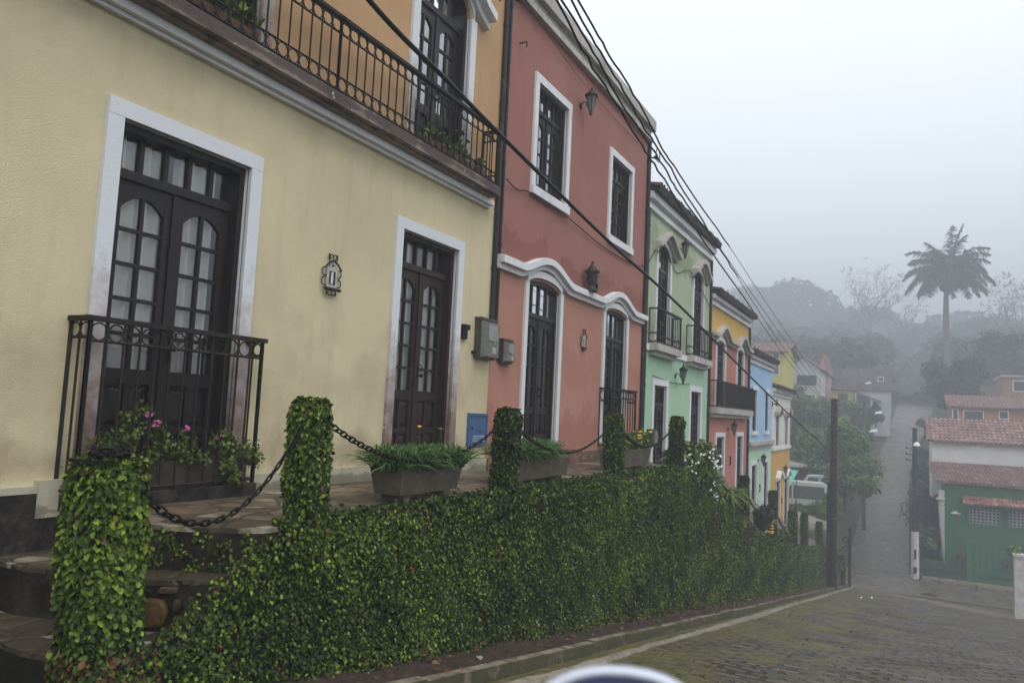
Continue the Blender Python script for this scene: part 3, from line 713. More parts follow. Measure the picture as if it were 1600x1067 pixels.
# ---- terrain and roads
m = MB(); xs = [-160,-120,-90,-70,-55,-42,-32,-25,-20,-16,-13,-10,-8,-6.5,-5,-4.2,-3.6,-3.3,-2.9,-2,-1,0,1,2,2.8,3.4,4,5,6,7,9,11,14,18,24,32,42,56,75,100,140,190]
ys = [-24,-18,-12,-6,0,6,12,18,24,30,36,39.4,40.6,43,45,47,49,51,53,55,58,61,64,67,70,74,78,84,90,98,106,114,124,136,150,170,190,215,245,275,290,310,345,420]
m.grid([[(x, y, gz(x, y)-.12-(.25 if (x < -2.9 and y < 40) else 0)) for x in xs] for y in ys])
struct(m.build('hillside', EARTH, fix=False, smooth=True))
m = MB(); yy = [-14+1.5*i for i in range(40)]
m.grid([[(x, y, rz(y)+.004*math.sin(x*3+y*1.7)+.02*math.sin(x*.9)*math.sin(y*.5)) for x in (-2.78,-2.5,-2,-1,0,1,2,3,4,5.5,7.5)] for y in yy if y < 44.6])
struct(m.build('road', COB, fix=False, smooth=True))
m = MB(); m.grid([[(x, y, rz(y)+.012) for x in (-3.45,-3,-2,-1,0,1,2,3,4,5.5,7.5,12,20,34)] for y in (44.6,45.5,47.5,50,52.6)])
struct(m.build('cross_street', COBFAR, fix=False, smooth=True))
m = MB(); UP = [(52.6,-3.4,.12),(58,-3.3,.12),(66,-3.15,.13),(74,-3.0,.15),(82,-2.7,.4),(90,-2.35,1.05),(100,-1.9,1.8),(112,-1.5,2.7),(124,-1.3,3.4),(140,-1.2,4.2),(160,-1.5,4.4)]
m.grid([[(a+(b-a)*i/8, y, rz(y)+.03+.07*sst(52.6,60,y)) for i in range(9)] for y, a, b in UP])
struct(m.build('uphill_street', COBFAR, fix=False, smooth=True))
m = MB(); m.lathe((1.0, 46.2, rz(46.2)+.015), [(.38,0),(.38,.02),(.33,.025),(.33,.018),(0.05,.02)], 20)
tag(m.build('manhole_cover', IRON), 'round iron manhole cover in the cobbles at the crossing', 'manhole cover')
# ---- kerb, gutter, soil bed
m = MB(); mg = MB(); ms = MB(); y = -2.0
while y < 45.5:
    L = .9+R.random()*.5; y2 = min(y+L-.012, 45.6); j = R.uniform(-.012, .012); q = R.uniform(-.01, .012)
    a, b = rz(y), rz(y2)
    m.hexa([(-2.93+j,y,a-.2),(-2.79+j,y,a-.2),(-2.79+j,y2,b-.2),(-2.93+j,y2,b-.2)], [(-2.92+j,y,a+.10+q),(-2.84+j,y,a+.095+q),(-2.84+j,y2,b+.095+q),(-2.92+j,y2,b+.10+q)])
    y = y2+.012
g = [[],[],[]]
for i in range(160):
    y = -2+i*.3; w = R.uniform(-.02,.02)
    g[0].append((-2.60+w, y, rz(y)+.035)); g[1].append((-2.535+w, y, rz(y)+.032)); g[2].append((-2.515+w, y, rz(y)-.02))
mg.grid([[p[1] for p in ()] or r for r in ([ (x[0]-.02,x[1],x[2]-.06) for x in g[0]], g[0], g[1], g[2])])
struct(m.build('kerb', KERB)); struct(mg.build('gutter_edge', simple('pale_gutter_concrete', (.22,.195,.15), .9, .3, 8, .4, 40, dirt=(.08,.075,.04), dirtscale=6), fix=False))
ms.grid([[(x, -2+i*.5, rz(-2+i*.5)+(.05 if k < 2 else .07+.02*math.sin(i*2.3))) for k, x in enumerate((-2.93,-3.1,-3.3,-3.7))] for i in range(97)])
struct(ms.build('soil_bed', SOIL, fix=False, smooth=True))
# ---- litter on the road: fallen leaves, one object
n = 900; ly = NR.uniform(4, 40, n); lx = np.where(NR.uniform(0,1,n) < .75, -2.85-NR.uniform(0,.5,n), -2.5+np.abs(NR.normal(0,1.6,n)))
lp = np.stack([lx, ly, np.array([rz(v) for v in ly])+np.where(lx < -2.8, .125, .02)], 1)
o = leaf_obj('fallen_leaves', lp, np.tile([0,0,1.0],(n,1)), .06, leafmat('dead_leaf', [(0,(.05,.025,.012)),(.5,(.12,.06,.03)),(.9,(.2,.13,.06)),(1,(.4,.36,.3))], .8), jit=.25, down=0)
o['kind'] = 'stuff'; o['label'] = 'brown fallen leaves scattered along the kerb'
for k_, (x_, y_) in enumerate(((-1.5,31.5),(-1.2,33.0))):
    m = MB(); q = .03+.012*k_; z_ = rz(y_)+.03; m.prism([(x_-q,y_-q*.6,z_),(x_+q*.7,y_-q*.8,z_),(x_+q,y_+q*.5,z_+.01),(x_-q*.3,y_+q,z_+.03)], (0,0,.008))
    tag(m.build('litter_scrap', WHITEF), ['white paper scrap near the middle of the road just before the crossing','second white scrap beside the one before the crossing','white scrap by the kerb just before the dark pole','small white scrap near the mossy gutter, closest of the litter','white scrap alone on the cobbles'][k_], 'litter', 'scraps of litter on the road')
# ------------------------------------------------------------ terrace
EDGE = [(3.4,-.80),(12.9,-.83),(13.3,-.98),(15.6,-1.54),(18,-2.08),(21.1,-2.90),(25.3,-3.75),(34.8,-5.16),(40,-5.75),(42.6,-6.1)]
FAC = [(3.2,-.79),(15.4,-.86),(15.5,-1.10),(21.5,-1.16),(21.6,-2.5),(27.5,-2.62),(27.7,-3.5),(33,-3.65),(33.1,-4.72),(38.7,-4.9),(42.6,-6.0)]
def ez(y): return lerp(y, EDGE)
def tz(x, y): k = sst(-4.9, -3.5, x); return lerp(y, FAC)*(1-k)+ez(y)*k
ysx = sorted(set([3.5+.4*i for i in range(97)]+[13.05,13.3,15.45,15.5,21.55,21.6,27.6,27.7,33.05,33.1]))
m = MB(); m.grid([[(x, y, tz(x, y)) for x in (-5.05,-4.8,-4.5,-4.2,-3.9,-3.6,-3.45)] for y in ysx if y <= 42])
bot = [(x, 3.5) for x in (-5.05,-3.45)]
struct(m.build('terrace_pavement', FLAG, fix=False))
# ---- corner steps
STONEB = moss('brown_step_stone', (.075,.052,.036), (.03,.024,.016), ms=7, b1=16)
ST = thing('stone_steps', (-4.2, 2.9, -1.6), 'worn flagstone corner steps climbing from the street to the terrace', 'steps')
def slabpoly(name, poly, z0, z1, matside, mattop):
    # rough the visible edge a little
    pts = []
    for (x0,y0),(x1,y1) in zip(poly, poly[1:]+poly[:1]):
        n = max(1, int(math.hypot(x1-x0, y1-y0)/.12))
        for i in range(n): t = i/n; pts.append((x0+(x1-x0)*t+R.uniform(-.018,.018), y0+(y1-y0)*t+R.uniform(-.018,.018)))
    m = MB(); m.prism([(x,y,z0) for x,y in pts], (0,0,z1-z0-.028)); s_ = m.build('riser', matside, ST)
    m = MB(); c = (sum(p[0] for p in pts)/len(pts), sum(p[1] for p in pts)/len(pts))
    m.prism([(x+(x-c[0])*.004,y+(y-c[1])*.008,z1-.028) for x,y in pts], (0,0,.028)); m.build('tread', mattop, ST)
slabpoly('a', [(-5.02,3.16),(-4.5,3.10),(-4.05,3.12),(-3.72,3.25),(-3.46,3.46),(-3.46,3.9),(-5.02,3.9)], -2.2, -.792, STONEW, FLAG)
slabpoly('b', [(-5.02,2.72),(-4.62,2.70),(-4.42,2.76),(-3.82,2.92),(-3.60,3.06),(-3.45,3.25),(-3.45,3.6),(-5.02,3.6)], -2.3, -1.05, STONEW, FLAGD)
slabpoly('c', [(-5.02,2.45),(-4.36,2.44),(-3.96,2.38),(-3.72,2.42),(-3.46,2.62),(-3.44,3.4),(-5.02,3.4)], -2.3, -1.33, STONEW, FLAGD)
slabpoly('d', [(-5.02,2.02),(-4.2,2.0),(-3.7,1.95),(-3.4,2.05),(-3.42,3.0),(-5.02,3.0)], -2.5, -1.62, STONEW, FLAGD)
slabpoly('e', [(-5.02,1.2),(-3.4,1.2),(-3.42,2.9),(-5.02,2.9)], -2.5, -1.72, STONEW, FLAGD)
def rock(c, s, mat, seed, parent, name='stone'):
    q = random.Random(seed); m = MB(); n, k = 20, 13; rows = []
    a = [(q.uniform(-1,1), q.uniform(-1,1), q.uniform(-1,1), q.uniform(0,6)) for _ in range(6)]
    for i in range(k):
        th = PI*i/(k-1); row = []
        for j in range(n):
            ph = 2*PI*j/n; d = Vector((math.sin(th)*math.cos(ph), math.sin(th)*math.sin(ph), math.cos(th)))
            r = 1+.13*sum(math.sin(3*(d.x*u+d.y*v+d.z*w)+p) for u,v,w,p in a)/2
            e = Vector([math.copysign(abs(t)**.5, t) for t in d])
            row.append((c[0]+e.x*r*s[0], c[1]+e.y*r*s[1], c[2]+e.z*r*s[2]))
        row.append(row[0]); rows.append(row)
    m.grid(rows); return m.build(name, mat, parent, smooth=True)
def riser_stones(A, B, cells, seed):
    """irregular stones set in the mortar of a riser running from A to B"""
    q = random.Random(seed); A, B = Vector((*A, 0)), Vector((*B, 0)); d = (B-A).normalized(); L = (B-A).length; nrm = Vector((d.y, -d.x, 0))
    for s, e, lo, hi, mk in cells:
        if True:
            cx, cz, hx, hz_ = (s+e)/2, (lo+hi)/2, (e-s)/2-.008, (hi-lo)/2-.006; poly = []
            n = 11
            for i in range(n):
                a = 2*PI*i/n; c_, s_ = math.cos(a), math.sin(a); k = q.uniform(.82, 1.0)
                poly.append(A+d*(cx+math.copysign(abs(c_)**.55, c_)*hx*k)+Vector((0,0,cz+math.copysign(abs(s_)**.55, s_)*hz_*k))-nrm*.02)
            h = q.uniform(.03, .055); m = MB(); m.prism(poly, nrm*h)
            cen = A+d*cx+Vector((0,0,cz))-nrm*.02+nrm*(h+q.uniform(.006,.016)); top = [p+nrm*h for p in poly]; ins = [cen+(p-cen)*.8 for p in top]
            ins = [p+nrm*(.006+q.uniform(-.003,.004)) for p in ins]
            m.add(top+ins+[cen], [(i,(i+1)%n,n+(i+1)%n,n+i) for i in range(n)]+[(n+i,n+(i+1)%n,2*n) for i in range(n)])
            m.build('riser_stone', (STONEW, STONEB, AMBER)[mk], ST)
riser_stones((-3.90,2.845), (-3.42,3.17), [(.02,.09,-1.30,-1.12,0),(.10,.285,-1.31,-1.135,2),(.20,.335,-1.125,-1.075,1),(.295,.345,-1.22,-1.14,1),(.295,.34,-1.31,-1.23,2),(.35,.43,-1.28,-1.12,0),(.08,.19,-1.125,-1.085,0)], 4)
# ------------------------------------------------------------ ivy covered retaining wall
IW = thing('retaining_wall', (-3.5, 20, -4), 'long retaining wall fully covered in small leaved green creeper below the terrace', 'wall')
TOPL = [(2.15,-1.45),(2.64,-1.34),(2.95,-1.20),(3.12,-1.06),(3.33,-.95),(3.55,-.85)]
def itop(y): return lerp(y, TOPL) if y < 3.55 else ez(y)
m = MB(); yw = [2.2+.2*i for i in range(203)]
rows = []
for y in yw: b = rz(y)-.1; t = itop(y)-.02; rows.append([(-3.9, y, t-.02 if y > 3.5 else t-.25), (-3.47, y, t), (-3.44, y, t-.04), (-3.44, y, b), (-3.9, y, b)])
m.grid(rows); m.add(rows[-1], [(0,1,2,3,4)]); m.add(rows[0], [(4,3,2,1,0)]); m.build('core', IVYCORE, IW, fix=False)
def face_pts(y0, y1, dens):
    a = []; n = int(dens*(y1-y0)*2.9); y = NR.uniform(y0, y1, n); v = NR.uniform(0, 1, n)
    t = np.array([itop(q) for q in y]); b = np.array([rz(q) for q in y])+.03
    z = t+.03-v*2.9; ok = z > b+NR.uniform(0, .10, n); y, z, t = y[ok], z[ok], t[ok]
    bulge = .025*np.sin(y*2.3+z*1.7)+.02*np.sin(y*5.1-z*4)+.015*np.sin(y*11+z*9)
    x = -3.425+bulge+np.abs(NR.normal(0, .034, len(y)))
    x -= np.clip((z-(t-.05))*.8, 0, .06)
    bb = np.array([rz(q) for q in y]); x += .11*np.clip(1-(z-bb)/.35, 0, 1)**1.5*NR.uniform(.2,1,len(y))
    return np.stack([x, y, z], 1)
PT = [face_pts(2.18, 6, 8400), face_pts(6, 10, 5600), face_pts(10, 16, 3400), face_pts(16, 26, 1900), face_pts(26, 42.4, 800)]
SZ = [.027, .029, .033, .042, .056]
def ivy_tone(p, seed=4):
    t = np.clip(NR.beta(1.3, 2.7, len(p))+.20*lump(p, .25, seed)+.10*lump(p, .9, seed+1), 0, .94)
    dead = (lump(p, .35, seed+9) > .62) & (NR.uniform(0,1,len(p)) < .35) | (NR.uniform(0,1,len(p)) < .012) | ((p[:,1] < 2.75) & (p[:,2] < -1.25) & (NR.uniform(0,1,len(p)) < .3))
    return np.where(dead, NR.uniform(.96, 1, len(p)), t)
allp = np.concatenate(PT); alls = np.concatenate([np.full(len(p), s) for p, s in zip(PT, SZ)])
leaf_obj('creeper_leaves', allp, np.tile([1.0,0,.5],(len(allp),1)), alls, IVYL, IW, jit=.7, down=.5, tone=ivy_tone(allp))
n = 9000; y = 3.6+38*NR.uniform(0,1,n)**1.6; x = -3.42-np.abs(NR.normal(0,.10,n))*np.where(y > 4.2, 1, .5)
tp = np.stack([x, y, np.array([ez(v) for v in y])+.015+.01*NR.uniform(0,1,n)], 1)
leaf_obj('creeper_fringe', tp, np.tile([.25,0,1.0],(n,1)), .045, IVYD, IW, jit=.5, down=.2)
n = 420; k_ = NR.choice(9, n); tc_ = np.array([.12,.2,.34,.45,.52,.63,.7,.82,.93])[k_]+NR.normal(0,.045,n); zc_ = np.array([-.98,-.86,-.93,-1.02,-.86,-1.02,-.9,-1.0,-.88])[k_]+NR.normal(0,.025,n)
tp = np.stack([-4.05+.60*tc_, 3.085+.34*tc_+NR.uniform(-.03,.0,n), zc_], 1)      # strands creeping over the riser of the steps
leaf_obj('creeper_strands', tp, np.tile([.5,-.8,.3],(n,1)), .026, IVYL, IW, jit=.5, down=.3)
# ------------------------------------------------------------ ivy pillars
def pillar(y0, top, base, label, n=2600, a=.262, size=.045, y1=None, cap=False, taper=0.0):
    y1 = y1 or y0+a; cx, cy = -3.395-a/2, (y0+y1)/2
    n = int(n*(2.4 if y0 > 3 else 2.1)); size *= .70 if y0 > 3 else .74; base -= .38 if y0 > 3 else 0
    t = thing('creeper_pillar', (cx, cy, base), label, 'pillar', 'creeper covered pillars along the terrace')
    m = MB(); q = .045; m.box(-3.395-a+q, -3.395-q, y0+q, y1-q, base-.1, top-q); m.build('core', IVYCORE, t)
    hw = np.array([a/2-.022, (y1-y0)/2-.022]); k = NR.integers(0, 4, n); s = NR.uniform(-1,1,n); zz = base-.12+(top-base+.12)*NR.uniform(0,1,n)
    ax = np.where(k < 2, np.where(k == 0, 1, -1), s); ay = np.where(k >= 2, np.where(k == 2, 1, -1), s)
    N_ = np.stack([np.where(k < 2, ax, 0), np.where(k >= 2, ay, 0), np.full(n, .45)], 1)
    r4 = (np.abs(ax)**6+np.abs(ay)**6)**(1/6)
    bul = 1+.07*np.sin(zz*6+y0*3+ax)+.05*np.sin(zz*13+ay*2+y0)+.05*NR.normal(0,1,n)*.6
    rt = np.clip((zz-(top-.09))/.09, 0, 1); bul *= 1-.30*rt**2
    Pp = np.stack([cx+ax/r4*hw[0]*bul, cy+ay/r4*hw[1]*bul, zz], 1)
    nt_ = n//5; Pt = np.stack([cx+NR.uniform(-.75,.75,nt_)*hw[0], cy+NR.uniform(-.75,.75,nt_)*hw[1], top-.03+.04*NR.uniform(0,1,nt_)], 1)
    Pp = np.concatenate([Pp, Pt]); N_ = np.concatenate([N_, np.tile([0,0,1.0],(nt_,1))])
    leaf_obj('creeper_leaves', Pp, N_, size, IVYL if y0 < 5 else IVYD, t, jit=.5, down=.5, tone=ivy_tone(Pp, int(y0*7)))
    if cap:
        m = MB(); m.box(-3.40-a+.03, -3.46, y0+.03, y1-.03, top-.005, top+.012); m.build('cap_plate', IRON, t)
    return t
pillar(2.315, -.355, -1.75, 'broad creeper covered pillar at the foot of the steps with chain heaped on top', 5200, .315, .05, y1=2.655, cap=True)
pillar(3.75, .0, -.85, 'creeper covered pillar at the head of the steps with chains on two sides', 2900)
pillar(6.56, .0, -.95, 'creeper covered pillar between the first two concrete flower boxes', 2600)
pillar(9.69, .0, -1.1, 'creeper covered pillar in front of the red house railing', 2300, size=.05)
pillar(12.84, .005, -1.2, 'creeper covered pillar beside the bush of white flowers', 2000, size=.052)
pillar(15.4, -.62, -1.7, 'low creeper covered pillar half hidden behind the white flower bush', 1500, size=.055)
pillar(19.1, -1.35, -2.6, 'creeper covered pillar in front of the pink house doors', 1500, size=.06)
pillar(23.6, -2.03, -3.6, 'creeper covered pillar in front of the pale green ground floor', 1400, size=.065)
pillar(28.4, -3.05, -4.6, 'creeper covered pillar in front of the ochre wall, dark and thick', 1100, .32, .075)
pillar(31.7, -3.48, -5.0, 'creeper covered pillar next to the white garden wall', 1000, .3, .075)
pillar(37.4, -4.42, -5.9, 'last creeper covered pillar, just before the dark utility pole', 900, .3, .08)
# ------------------------------------------------------------ chains
def chain(A, B, sag, label, links=True, lw=.0068, pitch=.052, drop=None):
    A, B = Vector(A), Vector(B); N_ = 200
    pts = [A.lerp(B, i/N_)-Vector((0,0,4*sag*(i/N_)*(1-i/N_))) for i in range(N_+1)]
    L = sum((pts[i+1]-pts[i]).length for i in range(N_)); k = max(2, int(L/pitch)); m = MB()
    acc = 0; j = 0; cen = []
    for i in range(N_):
        seg = (pts[i+1]-pts[i]).length
        while j <= k and acc+seg >= j*L/k: cen.append((pts[i].lerp(pts[i+1], (j*L/k-acc)/seg), (pts[i+1]-pts[i]).normalized())); j += 1
        acc += seg
    if links:
        for q, (c, t) in enumerate(cen):
            s_ = t.cross(Vector((0,0,1))).normalized(); u_ = s_.cross(t)
            d = (s_ if q % 2 else u_); d = (d+(u_ if q % 2 else s_)*.35).normalized()
            hl, hw_ = pitch*.5, .017; ring = []
            for a in range(12):
                an = 2*PI*a/12; ring.append(c+t*(math.cos(an)*hw_+math.copysign(hl*.62, math.cos(an)) if abs(math.cos(an)) > 1e-6 else 0)+d*(math.sin(an)*hw_))
            m.tube(ring, lw, 5, close=True)
    else: m.tube(pts[::8], .02, 6)
    return tag(m.build('chain', IRON), label, 'chain', 'iron chains between the pillars')
chain((-3.5,2.60,-.49), (-3.5,3.77,-.17), .37, 'iron chain hanging across the top of the steps')
chain((-3.5,4.00,-.14), (-3.52,6.58,-.12), .33, 'iron chain sagging in front of the first flower box')
chain((-3.52,6.80,-.14), (-3.52,9.71,-.12), .34, 'iron chain sagging over the second flower box')
chain((-3.54,9.93,-.14), (-3.54,12.86,-.12), .34, 'iron chain sagging over the box of yellow flowers', pitch=.06, lw=.009)
chain((-3.54,13.09,-.2), (-3.54,15.4,-.72), .3, 'iron chain running down into the white flower bush', pitch=.07, lw=.01)
chain((-3.54,15.64,-.78), (-3.54,19.12,-1.52), .42, 'iron chain hanging in front of the pink house with number 3', pitch=.08, lw=.013)
chain((-3.54,19.34,-1.62), (-3.54,23.62,-2.2), .5, 'iron chain hanging in front of the pale green ground floor doors', pitch=.09, lw=.014)
chain((-3.54,23.84,-2.3), (-3.54,28.42,-3.2), .6, 'iron chain hanging in front of the ochre ground floor', pitch=.1, lw=.014)
m = MB()                                                             # chain heaped on the first pillar
for i in range(46):
    a = i*.52; r = .035+.07*((i*7) % 11)/11; c = Vector((-3.555+math.cos(a)*r*.8, 2.47+math.sin(a)*r, -.335+.012*((i*5) % 4)))
    t = Vector((-math.sin(a), math.cos(a), R.uniform(-.3,.3))).normalized(); d = Vector((R.uniform(-1,1),R.uniform(-1,1),R.uniform(-.4,.4))).cross(t).normalized()
    m.tube([c+t*(math.cos(2*PI*k/12)*.017+math.copysign(.016, math.cos(2*PI*k/12)+1e-9))+d*(math.sin(2*PI*k/12)*.017) for k in range(12)], .0066, 5, close=True)
tag(m.build('chain', IRON), 'heap of loose iron chain lying on the lowest pillar', 'chain', 'iron chains between the pillars')
# ------------------------------------------------------------ planters
def box_planter(x0, x1, y0, y1, z, h, label, mat=TERRA, flare=.035):
    t = thing('planter', ((x0+x1)/2, (y0+y1)/2, z), label, 'planter', 'concrete flower boxes on the terrace edge')
    m = MB(); f = flare; k = .03
    o0 = [(x0,y0,z),(x1,y0,z),(x1,y1,z),(x0,y1,z)]; o1 = [(x0-f,y0-f,z+h),(x1+f,y0-f,z+h),(x1+f,y1+f,z+h),(x0-f,y1+f,z+h)]
    i1 = [(x0-f+k,y0-f+k,z+h),(x1+f-k,y0-f+k,z+h),(x1+f-k,y1+f-k,z+h),(x0-f+k,y1+f-k,z+h)]; i0 = [(p[0],p[1],z+h-.04) for p in i1]
    V = o0+o1+i1+i0; F = [(0,3,2,1)]
    for r in range(3):
        for j in range(4): F.append((r*4+j, r*4+(j+1) % 4, (r+1)*4+(j+1) % 4, (r+1)*4+j))
    F.append((12,13,14,15)); m.add(V, F); b = m.build('box', mat, t)
    for yy_ in (y0+.08, y1-.18): m = MB(); m.box(x0+.02, x1-.02, yy_, yy_+.1, z-.05, z+.001); m.build('foot', mat, t)
    m = MB(); m.add([(p[0],p[1],z+h-.035) for p in i1], [(0,1,2,3)]); m.build('soil', SOIL, t, fix=False)
    return t
def grass(t, x0, x1, y0, y1, z, n, L, name='strap_leaves'):
    k = n//14; cl = np.stack([NR.uniform(x0,x1,k), NR.uniform(y0,y1,k)], 1); i = NR.integers(0, k, n)
    p = np.concatenate([cl[i]+NR.normal(0,.02,(n,2)), np.full((n,1), z)], 1)
    d = np.concatenate([NR.normal(0,.55,(n,2)), NR.uniform(.8,1.5,(n,1))], 1)
    return blades(name, p, d, L, GRASSL, t, wid=.0085, sag=.5)
def flower(t, c, col, r=.022, stem=None, name='flower'):
    m = MB(); c = Vector(c); tilt = Vector((R.uniform(-.3,.6), R.uniform(-.5,.2), 1)).normalized(); a = tilt.orthogonal().normalized(); b = tilt.cross(a)
    for k in range(9):
        an = 2*PI*k/9; d = a*math.cos(an)+b*math.sin(an); e = a*math.cos(an+.9)+b*math.sin(an+.9)
        m.add([c, c+d*r*.6-e*r*.22, c+d*r+tilt*r*.15, c+d*r*.6+e*r*.22], [(0,1,2,3)])
    m.lathe(c, [(r*.3,0),(r*.32,r*.15),(r*.1,r*.25)], 8, tilt)
    f = m.build(name, col, t, fix=False)
    if stem is not None:
        m = MB(); s_ = Vector(stem); mid = s_.lerp(c, .5)+Vector((R.uniform(-.02,.02), R.uniform(-.02,.02), .01)); m.tube([s_, mid, c], .003, 5); m.build('stalk', simple('green_stalk', (.08,.14,.04)), f)
    return f
p1 = box_planter(-3.93, -3.67, 5.14, 6.02, -.745, .215, 'cracked concrete flower box of long strap leaves with two yellow flowers')
grass(p1, -3.95, -3.65, 5.10, 6.06, -.55, 4600, .36)
flower(p1, (-3.78,5.53,-.185), YEL, .024, (-3.80,5.60,-.5)); flower(p1, (-3.76,5.84,-.205), YEL, .030, (-3.8,5.86,-.5))
p2 = box_planter(-3.96, -3.70, 7.30, 8.62, -.76, .22, 'concrete flower box of long strap leaves in front of the red house door')
grass(p2, -3.96, -3.70, 7.28, 8.2, -.56, 2800, .42)
p3 = box_planter(-3.98, -3.72, 10.55, 12.0, -.78, .26, 'concrete flower box of yellow flowers in front of the mint green house')
n = 900; pp, dd = blobs([(-3.85,10.8,-.46),(-3.85,11.2,-.42),(-3.85,11.6,-.42),(-3.84,11.95,-.36)], [.17,.16,.17,.16], n); leaf_obj('foliage', pp, dd, .06, FERN, p3, down=.2, wid=.42)
for k in range(16): flower(p3, (-3.85+R.uniform(-.12,.16), R.uniform(10.8,12.1), R.uniform(-.42,-.22)), YEL, .04, name='flower')
p4 = box_planter(-3.86, -3.58, 13.35, 14.75, -1.30, .32, 'concrete flower box spilling over with a big bush of white flowers')
cs = [(-3.7,13.6,-.78),(-3.7,14.1,-.72),(-3.65,14.6,-.8),(-3.6,15.0,-1.0),(-3.55,15.3,-1.3),(-3.68,14.3,-.95),(-3.55,14.9,-.68),(-3.5,15.5,-1.55)]
pp, dd = blobs(cs, [.26,.3,.33,.34,.33,.3,.3,.26], 5200, .35); leaf_obj('bush', pp, dd, .085, FERN, p4, down=.15, wid=.4)
pp, dd = blobs(cs, [.29,.33,.36,.37,.36,.33,.33,.28], 420, .93)
ok = (dd[:,0] > -.2); pp, dd = pp[ok], dd[ok]; idx = NR.integers(0, len(pp), 62)
for i in idx:
    m = MB()
    for _ in range(5):
        c = Vector(pp[i])+Vector(NR.normal(0,.028,3)); a = Vector(NR.normal(0,1,3)).normalized(); b = a.orthogonal().normalized(); r = .024
        m.add([c+a*r, c+b*r, c-a*r, c-b*r], [(0,1,2,3)])
    m.build('flower_cluster', WHITEF, p4, fix=False)
p5 = box_planter(-3.72, -3.46, 17.2, 18.6, -2.02, .3, 'dark flower box of fern leaves in front of the pink house', STONEW)
pp = np.stack([NR.uniform(-3.7,-3.45,240), NR.uniform(17.2,18.6,240), np.full(240,-1.74)], 1); blades('fern', pp, np.concatenate([NR.normal(0,.7,(240,2)), NR.uniform(.5,1,(240,1))], 1), .5, FERN, p5, wid=.03, sag=.8)
p6 = box_planter(-3.74, -3.48, 22.0, 23.2, -3.0, .3, 'dark flower box with a spike of yellow flowers near the pale green doors', STONEW)
pp, dd = blobs([(-3.6,22.3,-2.6),(-3.6,22.9,-2.6)], [.25,.25], 500); leaf_obj('foliage', pp, dd, .1, FOLD, p6)
for k in range(22): flower(p6, (-3.46+R.uniform(-.08,.06), 23.1+R.uniform(-.25,.35), -2.62-.03*k+R.uniform(-.05,.1)), YEL, .06)
p7 = box_planter(-3.78, -3.48, 25.4, 27.0, -3.95, .3, 'mossy stone trough at the foot of the ochre wall', STONEW)
pp, dd = blobs([(-3.6,25.8,-3.6),(-3.6,26.6,-3.6)], [.2,.2], 300); leaf_obj('foliage', pp, dd, .1, FERN, p7)
# trough of pink flowers inside the low window railing of the cream house
tr = thing('planter', (-4.87, 3.86, -.70), 'dark trough of trailing pink flowered plants behind the low iron railing', 'planter')
m = MB(); m.fbox(3.15, 4.58, -.695, -.50, .055, .175); m.build('trough', TROUGH, tr)
cs = [(-4.86+.03*R.random(), 3.2+.155*i, -.45+.05*math.sin(i*1.9)) for i in range(10)]+[(-4.86,3.48,-.32),(-4.86,3.52,-.20),(-4.87,3.62,-.13),(-4.85,3.74,-.28),(-4.86,3.36,-.36),(-4.78,4.34,-.56),(-4.77,4.42,-.66),(-4.82,4.58,-.45),(-4.82,4.64,-.5),(-4.86,4.35,-.34),(-4.86,4.0,-.36)]
pp, dd = blobs(cs, [.11]*10+[.12,.10,.08,.10,.11,.11,.10,.12,.09,.10,.09], 3000, .1); leaf_obj('foliage', pp, dd, .032, FERN, tr, down=.1, wid=.42)
m = MB()
for i in range(70):
    c = Vector(pp[i]); m.tube([(c.x-.01, c.y+R.uniform(-.1,.1), -.52), (c.x, c.y, c.z-.08), tuple(c)], .002, 4)
m.build('stems', BARK, tr)
for y, z in ((3.20,-.42),(3.62,-.16),(3.68,-.22),(3.95,-.26),(4.24,-.33)):
    m = MB()
    for k in range(9):
        c = Vector((-4.80+R.uniform(-.02,.02), y+R.uniform(-.022,.022), z+R.uniform(-.02,.02))); a = Vector(NR.normal(0,1,3)).normalized()*.012; b = a.orthogonal().normalized()*.012
        m.add([c+a, c+b, c-a, c-b], [(0,1,2,3)])
    m.build('pink_flowers', PINK, tr, fix=False)
# terracotta window boxes on the upper balcony
def balc_plants(u0, u1, v, label, n, big, box=True):
    t = thing('planter', (-4.88, (u0+u1)/2, v), label, 'planter', 'pots on the upper balcony')
    m = MB(); m.fbox(u0, u1, v, v+.14, .03, .16); m.build('pot', simple('terracotta', (.14,.075,.05), .9, .3, 8, .3), t)
    pp, dd = blobs([(-4.9, u0+(u1-u0)*(i+.5)/n, v+.22+.12*R.random()) for i in range(n)], [big]*n, n*26, .3); leaf_obj('foliage', pp, dd, .07, FERN, t, down=.1, wid=.5)
balc_plants(3.55, 4.35, 2.906, 'long terracotta pot of leafy plants by the upper balcony door near the roof edge', 5, .16)
balc_plants(6.95, 7.35, 2.906, 'small pot of round leaves behind the balcony bars, below the arched balcony door', 2, .13)
balc_plants(7.45, 7.85, 2.906, 'larger pot of bright round leaves behind the balcony bars, below the arched balcony door', 2, .2)
balc_plants(8.1, 8.26, 2.906, 'tiny pot with one sprig at the far end of the balcony', 1, .1)
